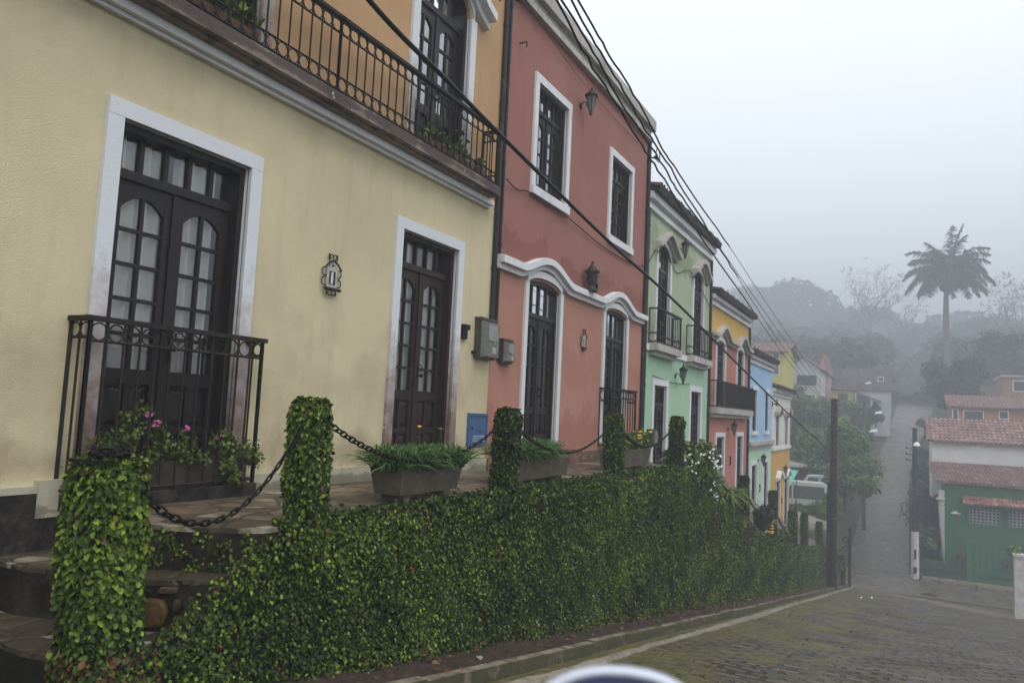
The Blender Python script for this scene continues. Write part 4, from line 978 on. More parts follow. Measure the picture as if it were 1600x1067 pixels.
# ------------------------------------------------------------ things fixed to the walls
def lantern(u, v, h, w, label, src=[None]):
    if src[0] is None:
        t = thing('wall_lantern', (-5, 0, 0), label, 'lantern', 'tapering wall lanterns on the facades'); H = .4
        m = MB(); m.lathe((-4.8,0,.0), [(.012,-.06),(.035,-.03),(.03,0),(.095,.27),(.10,.28)], 6); m.build('lamp_body', simple('aged_bronze', (.035,.04,.032), .5, .3, 12), t)
        m = MB(); m.lathe((-4.8,0,.0), [(.125,.28),(.12,.30),(.05,.36),(.03,.37),(.022,.40),(.006,.45)], 6); m.build('cap', IRON, t)
        m = MB()
        for k in range(6):
            a, b = 2*PI*k/6+.16, 2*PI*(k+1)/6-.16
            m.add([(-4.8+r*math.cos(q)*1.01, r*math.sin(q)*1.01, z) for r, q, z in ((.04,a,.03),(.04,b,.03),(.092,b,.255),(.092,a,.255))], [(0,1,2,3)])
        m.build('glass', simple('dusty_lamp_glass', (.13,.15,.14), .15, .2), t, fix=False)
        m = MB(); m.tube([(-5,0,.12),(-4.95,0,.2),(-4.9,0,.2),(-4.87,0,.1)], .01, 6); m.lathe((-5,0,.14), [(.05,0),(.05,.015),(.02,.025)], 10, (1,0,0)); m.build('bracket', IRON, t)
        src[0] = t; t.location = (-5, u, v)
        return t
    c = dup(src[0], (-5, u, v)); c['label'] = label; c.scale = (1,1,1); return c
lantern(11.62, 5.12, 0, 0, 'wall lantern high on the red house just below the cornice')
lantern(17.98, 3.92, 0, 0, 'wall lantern on the green house between the two arched upper doors')
lantern(18.1, .86, 0, 0, 'wall lantern on the mint ground floor below the balconies')
lantern(24.35, -.44, 0, 0, 'wall lantern on the pink wall above the house number 3')
lantern(29.95, -1.62, 0, 0, 'wall lantern on the pale green ground floor of the blue house')
lantern(35.9, -2.3, 0, 0, 'wall lantern on the ochre wall of the last house')
# electric meters
def meter(u0, u1, v0, v1, p, label):
    t = thing('electric_meter', (-5, u0, v0), label, 'electric meter', 'electric meters on the wall')
    h = v1-v0
    m = MB(); m.fbox(u0, u1, v0, v1, .005, p*.62); m.fbox(u0-.012, u1+.012, v1-.02, v1+.012, .005, p*.7); m.build('case', PLASTIC, t)
    m = MB(); m.hexa([P(u0+.01,v0+.02,p*.62), P(u1-.01,v0+.02,p*.62), P(u1-.03,v0+.035,p), P(u0+.03,v0+.035,p)], [P(u0+.01,v1-.03,p*.62), P(u1-.01,v1-.03,p*.62), P(u1-.03,v1-.045,p), P(u0+.03,v1-.045,p)]); m.build('cover', PLASTICL, t)
    m = MB(); m.fbox(u0+(u1-u0)*.22, u1-(u1-u0)*.22, v0+h*.45, v1-h*.16, p, p+.012); m.build('window', simple('meter_window', (.25,.26,.24), .2, .15), t)
    m = MB(); m.fbox(u0+(u1-u0)*.5, u0+(u1-u0)*.72, v0+h*.14, v0+h*.3, p+.001, p+.014); m.lathe(P(u0+(u1-u0)*.62, v0+h*.42, p), [(.014,0),(.014,.012)], 10, (1,0,0)); m.build('seal', simple('label_plate', (.4,.4,.37), .5, .2), t)
    m = MB(); m.fbox(u0-.06, u0, v0+h*.12, v0+h*.18, .002, .05); m.build('bracket', IRON, t)
meter(8.44, 8.86, .64, 1.17, .16, 'large grey electric meter box with a dirty clear cover on the cream wall edge')
meter(9.12, 9.40, .63, .96, .12, 'small grey electric meter box on the red wall beside the larger one')
t = thing('meter_box', (-5, 15.8, -.6), 'grey meter box low on the mint wall corner behind the yellow flowers', 'electric meter')
m = MB(); m.fbox(15.95, 16.2, -.62, -.28, .005, .16); m.build('case', PLASTIC, t); m = MB(); m.fbox(15.97, 16.18, -.58, -.32, .161, .19); m.build('cover', PLASTICL, t)
# door bell
t = thing('intercom', (-5, 8.15, .86), 'small black intercom beside the second cream house door', 'intercom')
m = MB(); m.fbox(8.10, 8.20, .86, .98, 0, .045); m.fbox(8.10, 8.235, .98, 1.045, 0, .06); m.build('case', IRON, t)
# blue cabinet
t = thing('water_meter_cabinet', (-5, 8.6, -.5), 'blue metal meter cabinet low on the cream wall with a louvred door', 'cabinet')
m = MB(); m.fbox(8.37, 8.40, -.49, -.07, -.005, .03); m.fbox(8.84, 8.87, -.49, -.07, -.005, .03); m.fbox(8.40, 8.84, -.10, -.07, -.005, .03); m.fbox(8.40, 8.84, -.49, -.46, -.005, .03); m.build('frame', BLUEM, t)
m = MB(); m.fbox(8.402, 8.838, -.458, -.102, -.003, .018); d = m.build('cabinet_door', BLUEM, t)
m = MB()
for i in range(4): m.fbox(8.5, 8.8, -.435+.022*i, -.425+.022*i, .019, .028)
m.build('louvre', BLUEL, d); m = MB(); m.lathe(P(8.47,-.26,.018), [(.012,0),(.012,.015)], 8, (1,0,0)); m.build('lock', IRON, d)
# scrollwork plaque of the cream house
def scroll(m, u, v, r, a0, a1, w=.03, wr=.006, n=14): m.tube([P(u+r*math.cos(a0+(a1-a0)*i/n), v+r*math.sin(a0+(a1-a0)*i/n), w) for i in range(n+1)], wr, 5)
def plaque(u, v, s, label):
    t = thing('house_plaque', (-5, u, v), label, 'plaque')
    m = MB(); m.fbox(u-.085*s, u+.085*s, v-.13*s, v+.11*s, .012, .03); m.prism([P(u-.085*s, v+.1101*s, .012), P(u+.085*s, v+.1101*s, .012), P(u, v+.17*s, .012)], (.018,0,0)); m.build('house_front', simple('chalky_tile', (.42,.41,.38), .6, .2, 20), t)
    m = MB(); m.fbox(u-.05*s, u+.05*s, v-.09*s, v+.06*s, .031, .034); m.lathe(P(u, v+.125*s, .03), [(.013*s,0),(.013*s,.006)], 8, (1,0,0)); m.build('opening', DARKIN, t)
    m = MB(); m.fbox(u-.028*s, u+.012*s, v-.085*s, v+.05*s, .0345, .037); m.build('number_tile', simple('pale_number_tile', (.5,.5,.48), .5, .4, 60), t)
    m = MB()
    for a in (-1, 1):
        m.tube([P(u, v+.185*s, .04), P(u+a*.075*s, v+.145*s, .042), P(u+a*.135*s, v+.085*s, .044)], .011*s, 5)
        for q in (0, 1): scroll(m, u+a*.115*s, v+(.045-.11*q)*s, .046*s, PI/2 if a > 0 else PI/2, PI/2-a*PI*1.25, .022, .007*s)
        scroll(m, u+a*.03*s, v+.225*s, .026*s, -PI/2, -PI/2+a*PI*1.7, .03, .007*s)
        m.tube([P(u+a*.055*s, v+.17*s, .03), P(u+a*.072*s, v+.21*s, .03), P(u+a*.068*s, v+.26*s, .03)], .007*s, 5)
        scroll(m, u+a*.03*s, v-.185*s, .028*s, 0, -PI, .03, .007*s); m.tube([P(u+a*.075*s, v-.15*s, .03), P(u+a*.075*s, v-.215*s, .03)], .007*s, 5)
    for i in range(9): m.lathe(P(u-.12*s+.03*s*i, v-.145*s, .045), [(.004,-.02),(.02*s,-.008),(.02*s,.008),(.004,.02)], 6, (0,1,0))
    m.build('scrollwork', RUST, t)
plaque(5.62, 1.205, .86, 'iron scrollwork plaque shaped like a little house on the cream wall')
plaque(12.13, 1.24, .8, 'small iron house plaque on the salmon wall between the arched doors')
# carved head on the moulding
t = thing('carved_head', (-4.9, 12.3, 2.13), 'dark carved wooden head with a beard and crown set on the white moulding', 'sculpture')
m = MB(); u0, vb, wc = 12.05, 2.10, .16                                # the face looks down the street
prof = [(0,.15,.11),(.05,.15,.11),(.09,.10,.09),(.13,.095,.09),(.17,.13,.12),(.21,.15,.13),(.26,.155,.135),(.31,.15,.135),(.35,.155,.135),(.37,.175,.155),(.41,.175,.155),(.43,.15,.13),(.49,.125,.11),(.53,.08,.07),(.56,.04,.04),(.60,.045,.045),(.63,.015,.015)]
front = {0:.02,.05:.03,.09:.06,.13:.075,.17:.055,.21:.03,.26:.055,.31:.005,.35:.02}
rows = []
for z, a, b in prof:
    row = []
    for i in range(25):
        an = 2*PI*i/24; f = max(0, math.cos(an))**5
        row.append(P(u0+a*.82*math.cos(an)+front.get(z,0)*f*1.8, vb+z, wc+b*.85*math.sin(an)))
    rows.append(row)
m.grid(rows); m.build('head', CARVED, t, smooth=True)
m = MB()
for sgn in (-1, 1):
    m.lathe(P(u0+.125, vb+.30, wc+sgn*.06), [(.004,-.02),(.022,0),(.004,.02)], 8); m.fbox(u0-.03, u0+.03, vb+.24, vb+.31, wc+sgn*.105-.012, wc+sgn*.105+.012)
m.fbox(u0+.11, u0+.165, vb+.325, vb+.34, wc-.1, wc+.1); m.fbox(u0+.10, u0+.185, vb+.195, vb+.21, wc-.05, wc+.05)
for i in range(7): q = wc-.07+.0233*i; m.tube([P(u0+.15, vb+.18, q), P(u0+.18, vb+.10, q*.9+wc*.1), P(u0+.15, vb+.0, q*.8+wc*.2)], .014, 5)
for i in range(12): an = 2*PI*i/12; m.lathe(P(u0+.165*math.cos(an), vb+.41, wc+.145*math.sin(an)), [(.006,-.03),(.02,0),(.006,.045)], 6)
m.build('face_carving', CARVED, t); t.scale = (.8,.8,.84)
# brackets with insulator rings on the house corners
for u, v, r, lab in ((9.15, 5.98, .11, 'black iron cable bracket at the top of the drainpipes'), (15.52, 5.6, .14, 'black iron cable bracket on the far upper corner of the red house'), (27.7, 2.45, .16, 'black iron cable bracket on the corner between pink and blue houses'), (33.1, .75, .16, 'black iron cable bracket on the corner between blue and white houses')):
    m = MB(); m.fbox(u-.02, u+.02, v-.12, v+.12, 0, .03); m.tube([P(u,v,.03),P(u,v,.16)], .018, 6); m.ring(P(u+.06,v+.06,.18), (0,1,0), (0,0,1), r, .012); m.lathe(P(u,v,.16), [(.03,-.04),(.05,-.02),(.03,0),(.05,.02),(.03,.04)], 8)
    tag(m.build('cable_bracket', IRON), lab, 'bracket')
for u, v, lab in ((8.45, 5.55, 'small rusty hook on the orange wall beside the black drainpipes'), (9.30, 5.30, 'small rusty hook on the red wall beside the black drainpipes')):
    m = MB(); m.tube([P(u,v,0),P(u,v,.06),P(u+.04,v+.03,.09),P(u+.08,v,.08),P(u+.08,v-.03,.08)], .012, 5); tag(m.build('wall_hook', RUST), lab, 'hook')
# ------------------------------------------------------------ cables
def cable(pts, r, label, mat=None, wob=.0, grp='overhead cables', sub=6):
    pts = [Vector(p) for p in pts]; out = []
    for i in range(len(pts)-1):
        p0, p1_, p2_, p3_ = pts[max(0,i-1)], pts[i], pts[i+1], pts[min(len(pts)-1,i+2)]
        for k in range(sub):
            t = k/sub
            out.append(.5*((2*p1_)+(-p0+p2_)*t+(2*p0-5*p1_+4*p2_-p3_)*t*t+(-p0+3*p1_-3*p2_+p3_)*t**3)+Vector((R.uniform(-wob,wob), 0, R.uniform(-wob,wob))))
    out.append(pts[-1]); m = MB(); m.tube(out, r, 6)
    return tag(m.build('cable', mat or WIREM, smooth=True), label, 'cable', grp)
X = -2.95
w1 = [(3.0,5.0),(6.72,4.16),(7.61,4.00),(8.48,3.87),(9.18,3.77),(9.73,3.63),(10.98,3.50),(14.17,3.23)]
w2 = [(3.0,4.75),(6.38,3.99),(7.35,3.81),(8.14,3.68),(9.02,3.53),(10.29,3.37),(12.63,3.03)]
w3 = [(3.0,4.5),(6.08,3.83),(7.03,3.64),(7.73,3.49),(9.09,3.34),(9.86,3.22),(10.67,3.10),(12.64,2.94),(14.5,2.70)]
w4 = [(3.0,4.3),(5.81,3.69),(6.79,3.46),(7.64,3.33),(8.42,3.20),(9.07,3.10),(10.62,2.86),(12.08,2.68),(15.87,2.24)]
far = [[(14.17,3.23),(18.5,2.78),(23.32,2.33),(26.91,1.98),(33.26,1.45),(37.5,1.12)], [(12.63,3.03),(16.94,2.60),(23.36,1.98),(31.94,1.30),(37.5,.92)], [(14.5,2.70),(16.97,2.36),(22.04,1.78),(30.73,1.05),(37.5,.70)], [(15.87,2.24),(20.85,1.66),(29.61,.93),(37.5,.48)]]
for i, (a, b) in enumerate(zip((w1,w2,w3,w4), far)):
    nm = ['topmost', 'second highest', 'third highest', 'lowest'][i]
    cable([(X+.05*i, y, z) for y, z in a], .0125, f'thick black overhead cable sleeve, {nm} of four', wob=.012, sub=5)
    cable([(X+.05*i, y, z) for y, z in b], .007 if i else .006, f'thin overhead wire reaching the dark pole, {nm} of four', WIREG, sub=4)
    zz = b[-1][1]; cable([(X+.05*i, 37.5, zz), (-2.9, 48, (zz+1.6-.15*i)/2-.35), (-2.75, 60, 1.55-.2*i)], .008, f'thin overhead wire beyond the dark pole, {nm} of four', WIREG)
cable([(-3.0,-1,3.9),(-3.0,2,2.95),(-3.0,3.54,2.52),(-3.0,4.50,2.38),(-3.0,5.53,2.24),(-3.0,7.92,1.95),(-3.0,10.92,1.66),(-3.0,16.64,.97),(-3.0,25,.02),(-2.95,37.4,-1.3)], .019, 'single thick black cable slanting low across the facades', sub=8)
cable([P(8.92,3.16,.1), P(9.38,3.15,.03), P(9.79,3.21,.05), P(11.03,3.19,.06), P(13.1,3.06,.03), P(15.3,3.17,.03), P(16.5,3.95,.05), P(17.8,3.5,.03), P(19.2,3.75,.05), P(21.5,3.1,.05)], .011, 'thin cable clipped along the red wall', WIREM, grp='wall cables')
cable([P(9.2,5.9,.1), P(11.5,5.68,.04), P(14.9,5.62,.04)], .006, 'very thin cable high on the red wall running past the lantern', WIREG, grp='wall cables')
cable([P(16.2,.9,.02), P(17.9,.82,.03), P(19.5,.88,.02)], .008, 'thin cable between the mint house doors', WIREG, grp='wall cables')
# ------------------------------------------------------------ utility poles
def upole(x, y, z0, z1, r0, r1, label, mat=WOODPOLE, fittings=True):
    t = thing('utility_pole', (x, y, z0), label, 'utility pole', 'utility poles along the street')
    m = MB(); n = 10; m.tube([(x, y, z0+(z1-z0)*i/n) for i in range(n+1)], [r0+(r1-r0)*i/n for i in range(n+1)], 10); m.build('pole', mat, t)
    return t
p = upole(-2.96, 37.5, -7.6, 1.19, .195, .13, 'dark utility pole at the end of the creeper wall where the four wires meet')
m = MB()
for z in (1.12,.92,.70,.48): m.lathe((-2.96+.19, 37.4, z-.05), [(.03,0),(.05,.03),(.03,.05),(.05,.07),(.02,.1)], 8); m.box(-2.96, -2.75, 37.38, 37.42, z-.07, z-.04)
m.build('insulator', POLEGREY, p)
m = MB()
for z in (.45, -1.5, -4.2): m.lathe((-2.96,37.5,z), [(.18,0),(.185,.03),(.18,.06)], 12)
m.build('strap', POLEGREY, p)
m = MB(); m.tube([(-3.17,37.4,-7.4),(-3.17,37.4,-3.2),(-3.15,37.4,-2.6)], .05, 8); m.build('conduit', WOODPOLE, p)
m = MB()
for s in range(5): m.tube([(-2.96+R.uniform(-.1,.1),37.4,.5-.1*s),(-3.25+.25*R.random(),37.3,.1-.2*s),(-3.5+.2*s,37.2,-.9-.2*s),(-3.0,37.35,-1.2-.1*s)], .009, 5)
m.build('slack_wires', WIREM, p)
p = upole(.40, 51.2, -8.85, .05, .19, .13, 'brown utility pole with a white painted foot beside the green building')
m = MB(); m.tube([(.40,51.2,-8.7+.45*i) for i in range(7)], [.235-.004*i for i in range(7)], 12); m.build('white_foot', WHITEP, p)
m = MB(); m.box(.36,.47,50.94,50.965,-7.55,-7.0); m.box(.33,.50,50.93,50.96,-8.35,-8.0); m.build('painted_mark', IRON, p)
for z in (-1.2,-1.55,-1.9): m = MB(); m.box(-.05,.4,51.05,51.11,z,z+.05); m.lathe((-.05,51.08,z+.05), [(.05,0),(.06,.05),(.03,.1)], 8); m.build('insulator_arm', IRON, p)
for z in (-3.55,-3.85): m = MB(); m.box(.0,.85,51.0,51.06,z,z+.07); m.build('cross_arm', POLEGREY, p)
m = MB()
for k in range(26): a = Vector((.4+R.uniform(-.5,.5),50.95+R.uniform(-.1,.1),-4.9+R.uniform(-.45,.6))); m.tube([a, a+Vector((R.uniform(-.4,.4),R.uniform(-.1,.1),R.uniform(-.4,.4))), a+Vector((R.uniform(-.4,.4),0,R.uniform(-.6,.2)))], .03, 5)
m.build('wire_tangle', IRON, p)
m = MB(); m.box(.1,.55,50.85,51.0,-5.3,-4.75); m.build('junction_box', IRON, p)
m = MB(); m.lathe((.5,50.9,-1.02), [(.05,.0),(.2,.02),(.2,.06),(.13,.2),(.03,.26)], 12); m.build('lamp_head', LAMPH, p)
m = MB(); m.tube([(.4,51.1,-1.15),(.5,50.95,-1.05)], .03, 6); m.build('lamp_arm', POLEGREY, p)
p = upole(-2.73, 60, -7.3, 1.74, .15, .11, 'slim grey utility pole among the trees carrying a street lamp', POLEGREY)
m = MB(); m.tube([(-2.73,59.9,-.75),(-2.4,59.8,-.5),(-1.95,59.6,-.30)], .04, 6); m.tube([(-4.9,59.8,-.9),(-2.73,59.9,-.6)], .035, 6); m.build('lamp_arm', POLEGREY, p)
m = MB(); m.hexa([(-2.42,59.3,-.40),(-1.82,59.3,-.33),(-1.82,59.7,-.33),(-2.42,59.7,-.40)], [(-2.25,59.35,-.22),(-1.9,59.35,-.14),(-1.9,59.65,-.14),(-2.25,59.65,-.22)]); m.build('lamp_head', LAMPH, p)
for x, y, z, z0, lab in ((-2.0,68,1.1,-6.5,'white street lamp on a thin grey post further up the hill'), (-3.5,86,4.4,-2.5,'small white street lamp in front of the yellow walled house')):
    t = thing('street_lamp', (x-1.1, y, z0), lab, 'street lamp', 'street lamps going uphill')
    m = MB(); m.tube([(x-1.1,y,z0),(x-1.1,y,z-.25),(x-.8,y,z-.05),(x-.3,y,z)], [.08,.06,.04,.03], 8); m.build('post', POLEGREY, t)
    m = MB(); m.hexa([(x-.35,y-.18,z-.05),(x+.25,y-.18,z),(x+.25,y+.18,z),(x-.35,y+.18,z-.05)], [(x-.25,y-.12,z+.12),(x+.15,y-.12,z+.2),(x+.15,y+.12,z+.2),(x-.25,y+.12,z+.12)]); m.build('lamp_head', LAMPH, t)
# thin iron post at the kerb corner
t = thing('iron_post', (-2.7, 44.8, -8.45), 'thin black iron post with a scroll at the kerb corner', 'post')
m = MB(); m.tube([(-2.70,44.8,-8.55),(-2.70,44.8,-5.55)], .075, 8); m.lathe((-2.70,44.8,-5.55), [(.08,0),(.11,.05),(.06,.12),(.02,.2)], 8); m.build('post', IRON, t)
m = MB()
for a in (0, .45): m.ring((-2.9,44.8,-6.05-a), (1,0,0), (0,0,1), .14, .03)
m.build('scroll', IRON, t)
t = thing('iron_gate_post', (-2.85, 43.9, -8.3), 'short black stump post beside the thin iron post', 'post')
m = MB(); m.tube([(-2.92,43.4,-8.3),(-2.92,43.4,-7.1)], .13, 10); m.lathe((-2.92,43.4,-7.1), [(.14,0),(.1,.12),(.02,.18)], 10); m.build('post', WOODPOLE, t)
# white concrete fence post at the right edge and its dark boards
t = thing('fence', (3.75, 34.4, -6.9), 'white concrete fence post with dark boards and a gate beside the road', 'fence')
m = MB(); m.box(3.54, 3.86, 34.25, 34.55, -7.1, -4.55); m.box(3.50, 3.90, 34.21, 34.59, -4.55, -4.45); m.build('post', WHITEP, t)
m = MB()
for i in range(12): m.box(3.9+.32*i, 4.19+.32*i, 34.42, 34.48, -7.0, -4.75-.04*(i % 2))
m.box(3.86, 7.8, 34.36, 34.42, -5.6, -5.48); m.box(3.86, 7.8, 34.36, 34.42, -6.6, -6.48); m.build('boards', IRON, t)
pp, dd = blobs([(3.6,34.6,-4.4),(4.4,34.9,-4.3),(5.4,35,-4.2)], [.25,.4,.5], 500); sh = thing('shrub', (4.4,34.9,-7), 'scrap of yellow green leaves poking over the white fence post', 'shrub'); leaf_obj('foliage', pp, dd, .12, FERN, sh)
m = MB(); m.tube([(4.4,34.9,-7),(4.4,34.9,-4.4)], .03, 5); m.build('stem', BARK, sh)
# ------------------------------------------------------------ green building at the crossing
GB = thing('shop_building', (4.5, 56, -8.7), 'dark green single storey building with raised letters and a tiled canopy', 'building')
def ywall(name, x0, x1, z0, z1, y, holes, mat, parent, depth=.25, back=4.2):
    outer = [(x0,z0),(x1,z0),(x1,z1),(x0,z1)]; loops = [outer]+holes; flat = [p for l in loops for p in l]
    tr = tessellate_polygon([[Vector((p[0],p[1],0)) for p in l] for l in loops]); m = MB()
    m.add([(p[0],y,p[1]) for p in flat], tr)
    for l in holes:
        k = len(l); m.add([(p[0],y,p[1]) for p in l]+[(p[0],y+depth,p[1]) for p in l], [(i,(i+1)%k,k+(i+1)%k,k+i) for i in range(k)])
    m.add([(p[0],y,p[1]) for p in outer]+[(p[0],y+back,p[1]) for p in outer], [(i,(i+1)%4,4+(i+1)%4,4+i) for i in range(4)]+[(4,5,6,7)])
    return m.build(name, mat, parent, fix=False)
def rect(x0, x1, z0, z1): return [(x0,z0),(x1,z0),(x1,z1),(x0,z1)]
g1, g2 = (3.22, 4.76, -5.32, -4.42), (5.18, 6.7, -5.32, -4.42)
ywall('wall', 1.97, 9.5, -9.0, -3.06, 52.4, [rect(*g1), rect(*g2)], GREENB, GB, .15)
for gq in (g1, g2):
    m = MB(); x0, x1, z0, z1 = gq
    for i in range(9): x = x0+(x1-x0)*i/8; m.box(x-.035, x+.035, 52.43, 52.5, z0, z1)
    for i in range(6): z = z0+(z1-z0)*i/5; m.box(x0, x1, 52.432, 52.498, z-.035, z+.035)
    lat = m.build('lattice_window', simple('grey_lattice', (.36,.37,.38), .8, .2), GB)
    m = MB()
    for x in (x0-.09, x1): m.box(x, x+.09, 52.36, 52.399, z0-.08, z1+.08)
    m.box(x0-.09, x1+.09, 52.362, 52.4, z0-.09, z0); m.build('frame', GREENT, lat)
    m = MB(); m.box(x0-.05,x1+.05,52.56,52.6,z0-.05,z1+.05); m.build('backing', DARKIN, lat)
m = MB(); m.box(1.9, 9.6, 52.25, 52.399, -3.12, -3.04); m.build('fascia', simple('white_fascia', (.6,.62,.62), .6, .1), GB)
corr_roof('roof', (1.5, 52.1, -3.04), (8.2,0,0), (-.35, 4.7, .95), 42, 16, REDTILE, GB, h=.085)
corr_roof('canopy_roof', (2.86, 51.6, -4.18), (6.0,0,0), (0, .78, .40), 34, 2, redtile('orange_clay_tile', (.15,.06,.04), (.25,.11,.075), (.32,.19,.14)), GB, h=.05)
textmesh('raised_letters', 'CRESCI  JOTIA  II', .56, facing_y(4.72, 52.38, -3.62), simple('green_letter', (.05,.125,.068), .7, .1), GB, .02)
m = MB(); m.box(2.30, 2.78, 52.2, 52.4, -4.86, -4.80); m.box(2.40,2.62,52.25,52.4,-4.80,-4.72); m.build('wall_lamp', LAMPH, GB)
m = MB(); rows = []
for i in range(12):
    t_ = i/11; z = -3.55-t_*4.6; xl = 1.62+.30*t_**1.6; rows.append([(xl,52.6,z),(xl+.06,52.34,z),(1.965,52.30,z),(1.967,52.6,z)])
m.grid(rows); m.add(rows[0], [(0,1,2,3)]); m.box(1.52,2.0,52.2,52.6,-4.1,-4.02); m.build('buttress', WHITEP, GB)
t = thing('fence', (3, 51.5, -8.7), 'low green painted wall with a square pier and upright boards before the green building', 'fence')
m = MB(); m.box(.72, 3.0, 51.55, 51.8, -9.0, -7.6); m.box(.70,3.0,51.45,51.9,-8.05,-7.95); m.build('low_wall', simple('deep_green_paint', (.025,.07,.04), .7, .25, 3), t)
m = MB(); m.box(3.02, 3.36, 51.45, 51.85, -9.0, -6.3); m.box(2.98,3.40,51.41,51.89,-6.3,-6.22); m.build('pier', GREENB, t)
m = MB(); m.box(3.38, 8.2, 51.58, 51.78, -9.0, -7.72)
for i in range(16): m.box(3.42+.3*i, 3.66+.3*i, 51.64, 51.70, -7.72, -6.62)
m.box(3.38,8.2,51.5,51.86,-8.12,-8.05); m.build('boards', GREENB, t)
for x, z, lab in ((2.66,-7.45,'brown potted plant on the low green wall near the pier'), (4.95,-7.6,'brown potted plant on the boarded part of the green fence')):
    t = thing('potted_plant', (x, 51.4, z), lab, 'potted plant', 'pots on the green fence')
    m = MB(); m.lathe((x,51.4,z+.02), [(.12,0),(.17,.25),(.19,.27),(.15,.26)], 12); m.build('pot', simple('brown_pot', (.07,.045,.035), .8, .2), t)
    pp, dd = blobs([(x,51.4,z+.42),(x+.12,51.4,z+.32)], [.2,.16], 160, .2); leaf_obj('foliage', pp, dd, .12, leafmat('reddish_leaf', [(0,(.05,.025,.02)),(.6,(.13,.06,.045)),(1,(.2,.12,.08))]), t)
m = MB(); yk = 51.0
for i in range(9): m.hexa([(.75+.9*i,50.75-.05*i,-8.85),(1.62+.9*i,50.72-.05*i,-8.85),(1.62+.9*i,51.5,-8.85),(.75+.9*i,51.5,-8.85)], [(.75+.9*i,50.78-.05*i,-8.56),(1.62+.9*i,50.75-.05*i,-8.56+R.uniform(-.02,.02)),(1.62+.9*i,51.5,-8.52),(.75+.9*i,51.5,-8.52)])
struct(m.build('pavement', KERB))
# ------------------------------------------------------------ houses up the hill
def opening(parent, x0, x1, z0, z1, y, wall_mat, frame=None, kind='window', fr=.08):
    m = MB(); m.box(x0-fr, x1+fr, y-.05, y, z1, z1+fr); m.box(x0-fr, x1+fr, y-.05, y, z0-fr, z0); m.box(x0-fr, x0, y-.05, y, z0, z1); m.box(x1, x1+fr, y-.05, y, z0, z1)
    w = m.build(kind, frame or TRIM, parent); m = MB(); m.add([(x0,y-.012,z0),(x1,y-.012,z0),(x1,y-.012,z1),(x0,y-.012,z1)], [(0,1,2,3)])
    m.build('pane', GLASSDK, w, fix=False); return w
GLASSDK = simple('dark_window', (.05,.055,.06), .15, .2)
DARKTILE = redtile('sooty_clay_tile', (.05,.04,.038), (.085,.062,.056), (.11,.08,.07))
def hill_house(label, x0, x1, y0, y1, z0, z1, wmat, rmat, rise=1.4, over=.4, wins=(), cat='house', roofdir='front', wframe=None):
    t = thing('hill_house', ((x0+x1)/2, y0, z0), label, cat, 'houses on the hillside')
    m = MB(); m.box(x0, x1, y0, y1, z0, z1); m.build('wall', wmat, t)
    ym = (y0+y1)/2
    if roofdir == 'front':
        corr_roof('roof', (x0-over, y0-over, z1), (x1-x0+2*over,0,0), (0, ym-y0+over, rise), max(6,int((x1-x0)/.25)), 8, rmat, t, h=.085)
        corr_roof('roof', (x0-over, y1+over, z1), (x1-x0+2*over,0,0), (0, -(y1-ym+over), rise), max(6,int((x1-x0)/.5)), 4, rmat, t, h=.085)
        m = MB()
        for x in (x0, x1): m.add([(x,y0,z1),(x,y1,z1),(x,ym,z1+rise*.92)], [(0,1,2)])
        m.build('gable', wmat, t, fix=False)
    elif roofdir == 'side':                                    # gable to the viewer
        xm = (x0+x1)/2
        for s, xa in ((1, x0-over), (-1, x1+over)): corr_roof('roof', (xa, y0-over, z1), (0, y1-y0+2*over, 0), (s*(xm-x0+over), 0, rise), max(6,int((y1-y0)/.3)), 6, rmat, t, h=.085)
        m = MB(); m.add([(x0,y0-.003,z1),(x1,y0-.003,z1),(xm,y0-.003,z1+rise*.92)], [(0,1,2)]); m.build('gable', wmat, t, fix=False)
    else:
        m = MB(); m.box(x0-.15, x1+.15, y0-.15, y1+.15, z1, z1+.18); m.build('roof', CONCL, t)
    for w in wins: opening(t, w[0], w[1], w[2], w[3], y0, wmat, wframe, w[4] if len(w) > 4 else 'window')
    return t
YELW = stucco('yellow_house_paint', (.52,.46,.10), (.3,.27,.1), []); GREYW = stucco('grey_white_paint', (.50,.50,.51), (.25,.25,.25), []); PINKW = stucco('pink_house_paint', (.45,.25,.25), (.28,.18,.17), [])
ORW = stucco('orange_house_paint', (.42,.17,.10), (.25,.12,.08), []); BRW = stucco('brown_house_paint', (.30,.17,.11), (.16,.1,.08), []); DKW = stucco('dark_house_wall', (.13,.10,.105), (.07,.06,.06), [])
hill_house('long white walled house with a red tile roof rising behind the green building', 1.45, 12, 57.2, 64, -8.5, -.72, WHITEW, REDTILE, 1.5, .35)
hill_house('orange house with a brown tile roof and a big white framed window', 3.35, 13, 75, 82, -6, 2.02, ORW, BROWNTILE, 1.1, .4, [(4.3,5.65,.55,1.7,'window'),(6.85,7.4,1.2,1.75,'window'),(3.5,3.8,.2,1.8,'door')])
hill_house('dark brown house highest behind the orange house', 8.0, 15, 85, 92, -2, 5.3, BRW, BROWNTILE, .9, .3, [(8.9,10.5,4.0,4.9)], roofdir='flat')
hill_house('tall yellow house with grey shutters behind the blue house roof', -13.2, -10.3, 75, 82, -6, 6.6, YELW, BROWNTILE, 1.2, .5, [(-11.3,-10.8,4.5,5.5),(-11.3,-10.8,6.0,6.5),(-12.6,-12.0,4.5,5.5)])
hill_house('white two storey house with a bright gable and a dark balcony', -11.6, -8.0, 85, 92, -2, 5.6, GREYW, BROWNTILE, 1.5, .3, [(-10.4,-8.4,4.0,5.1),(-9.6,-8.6,.8,3.0,'door')], roofdir='side')
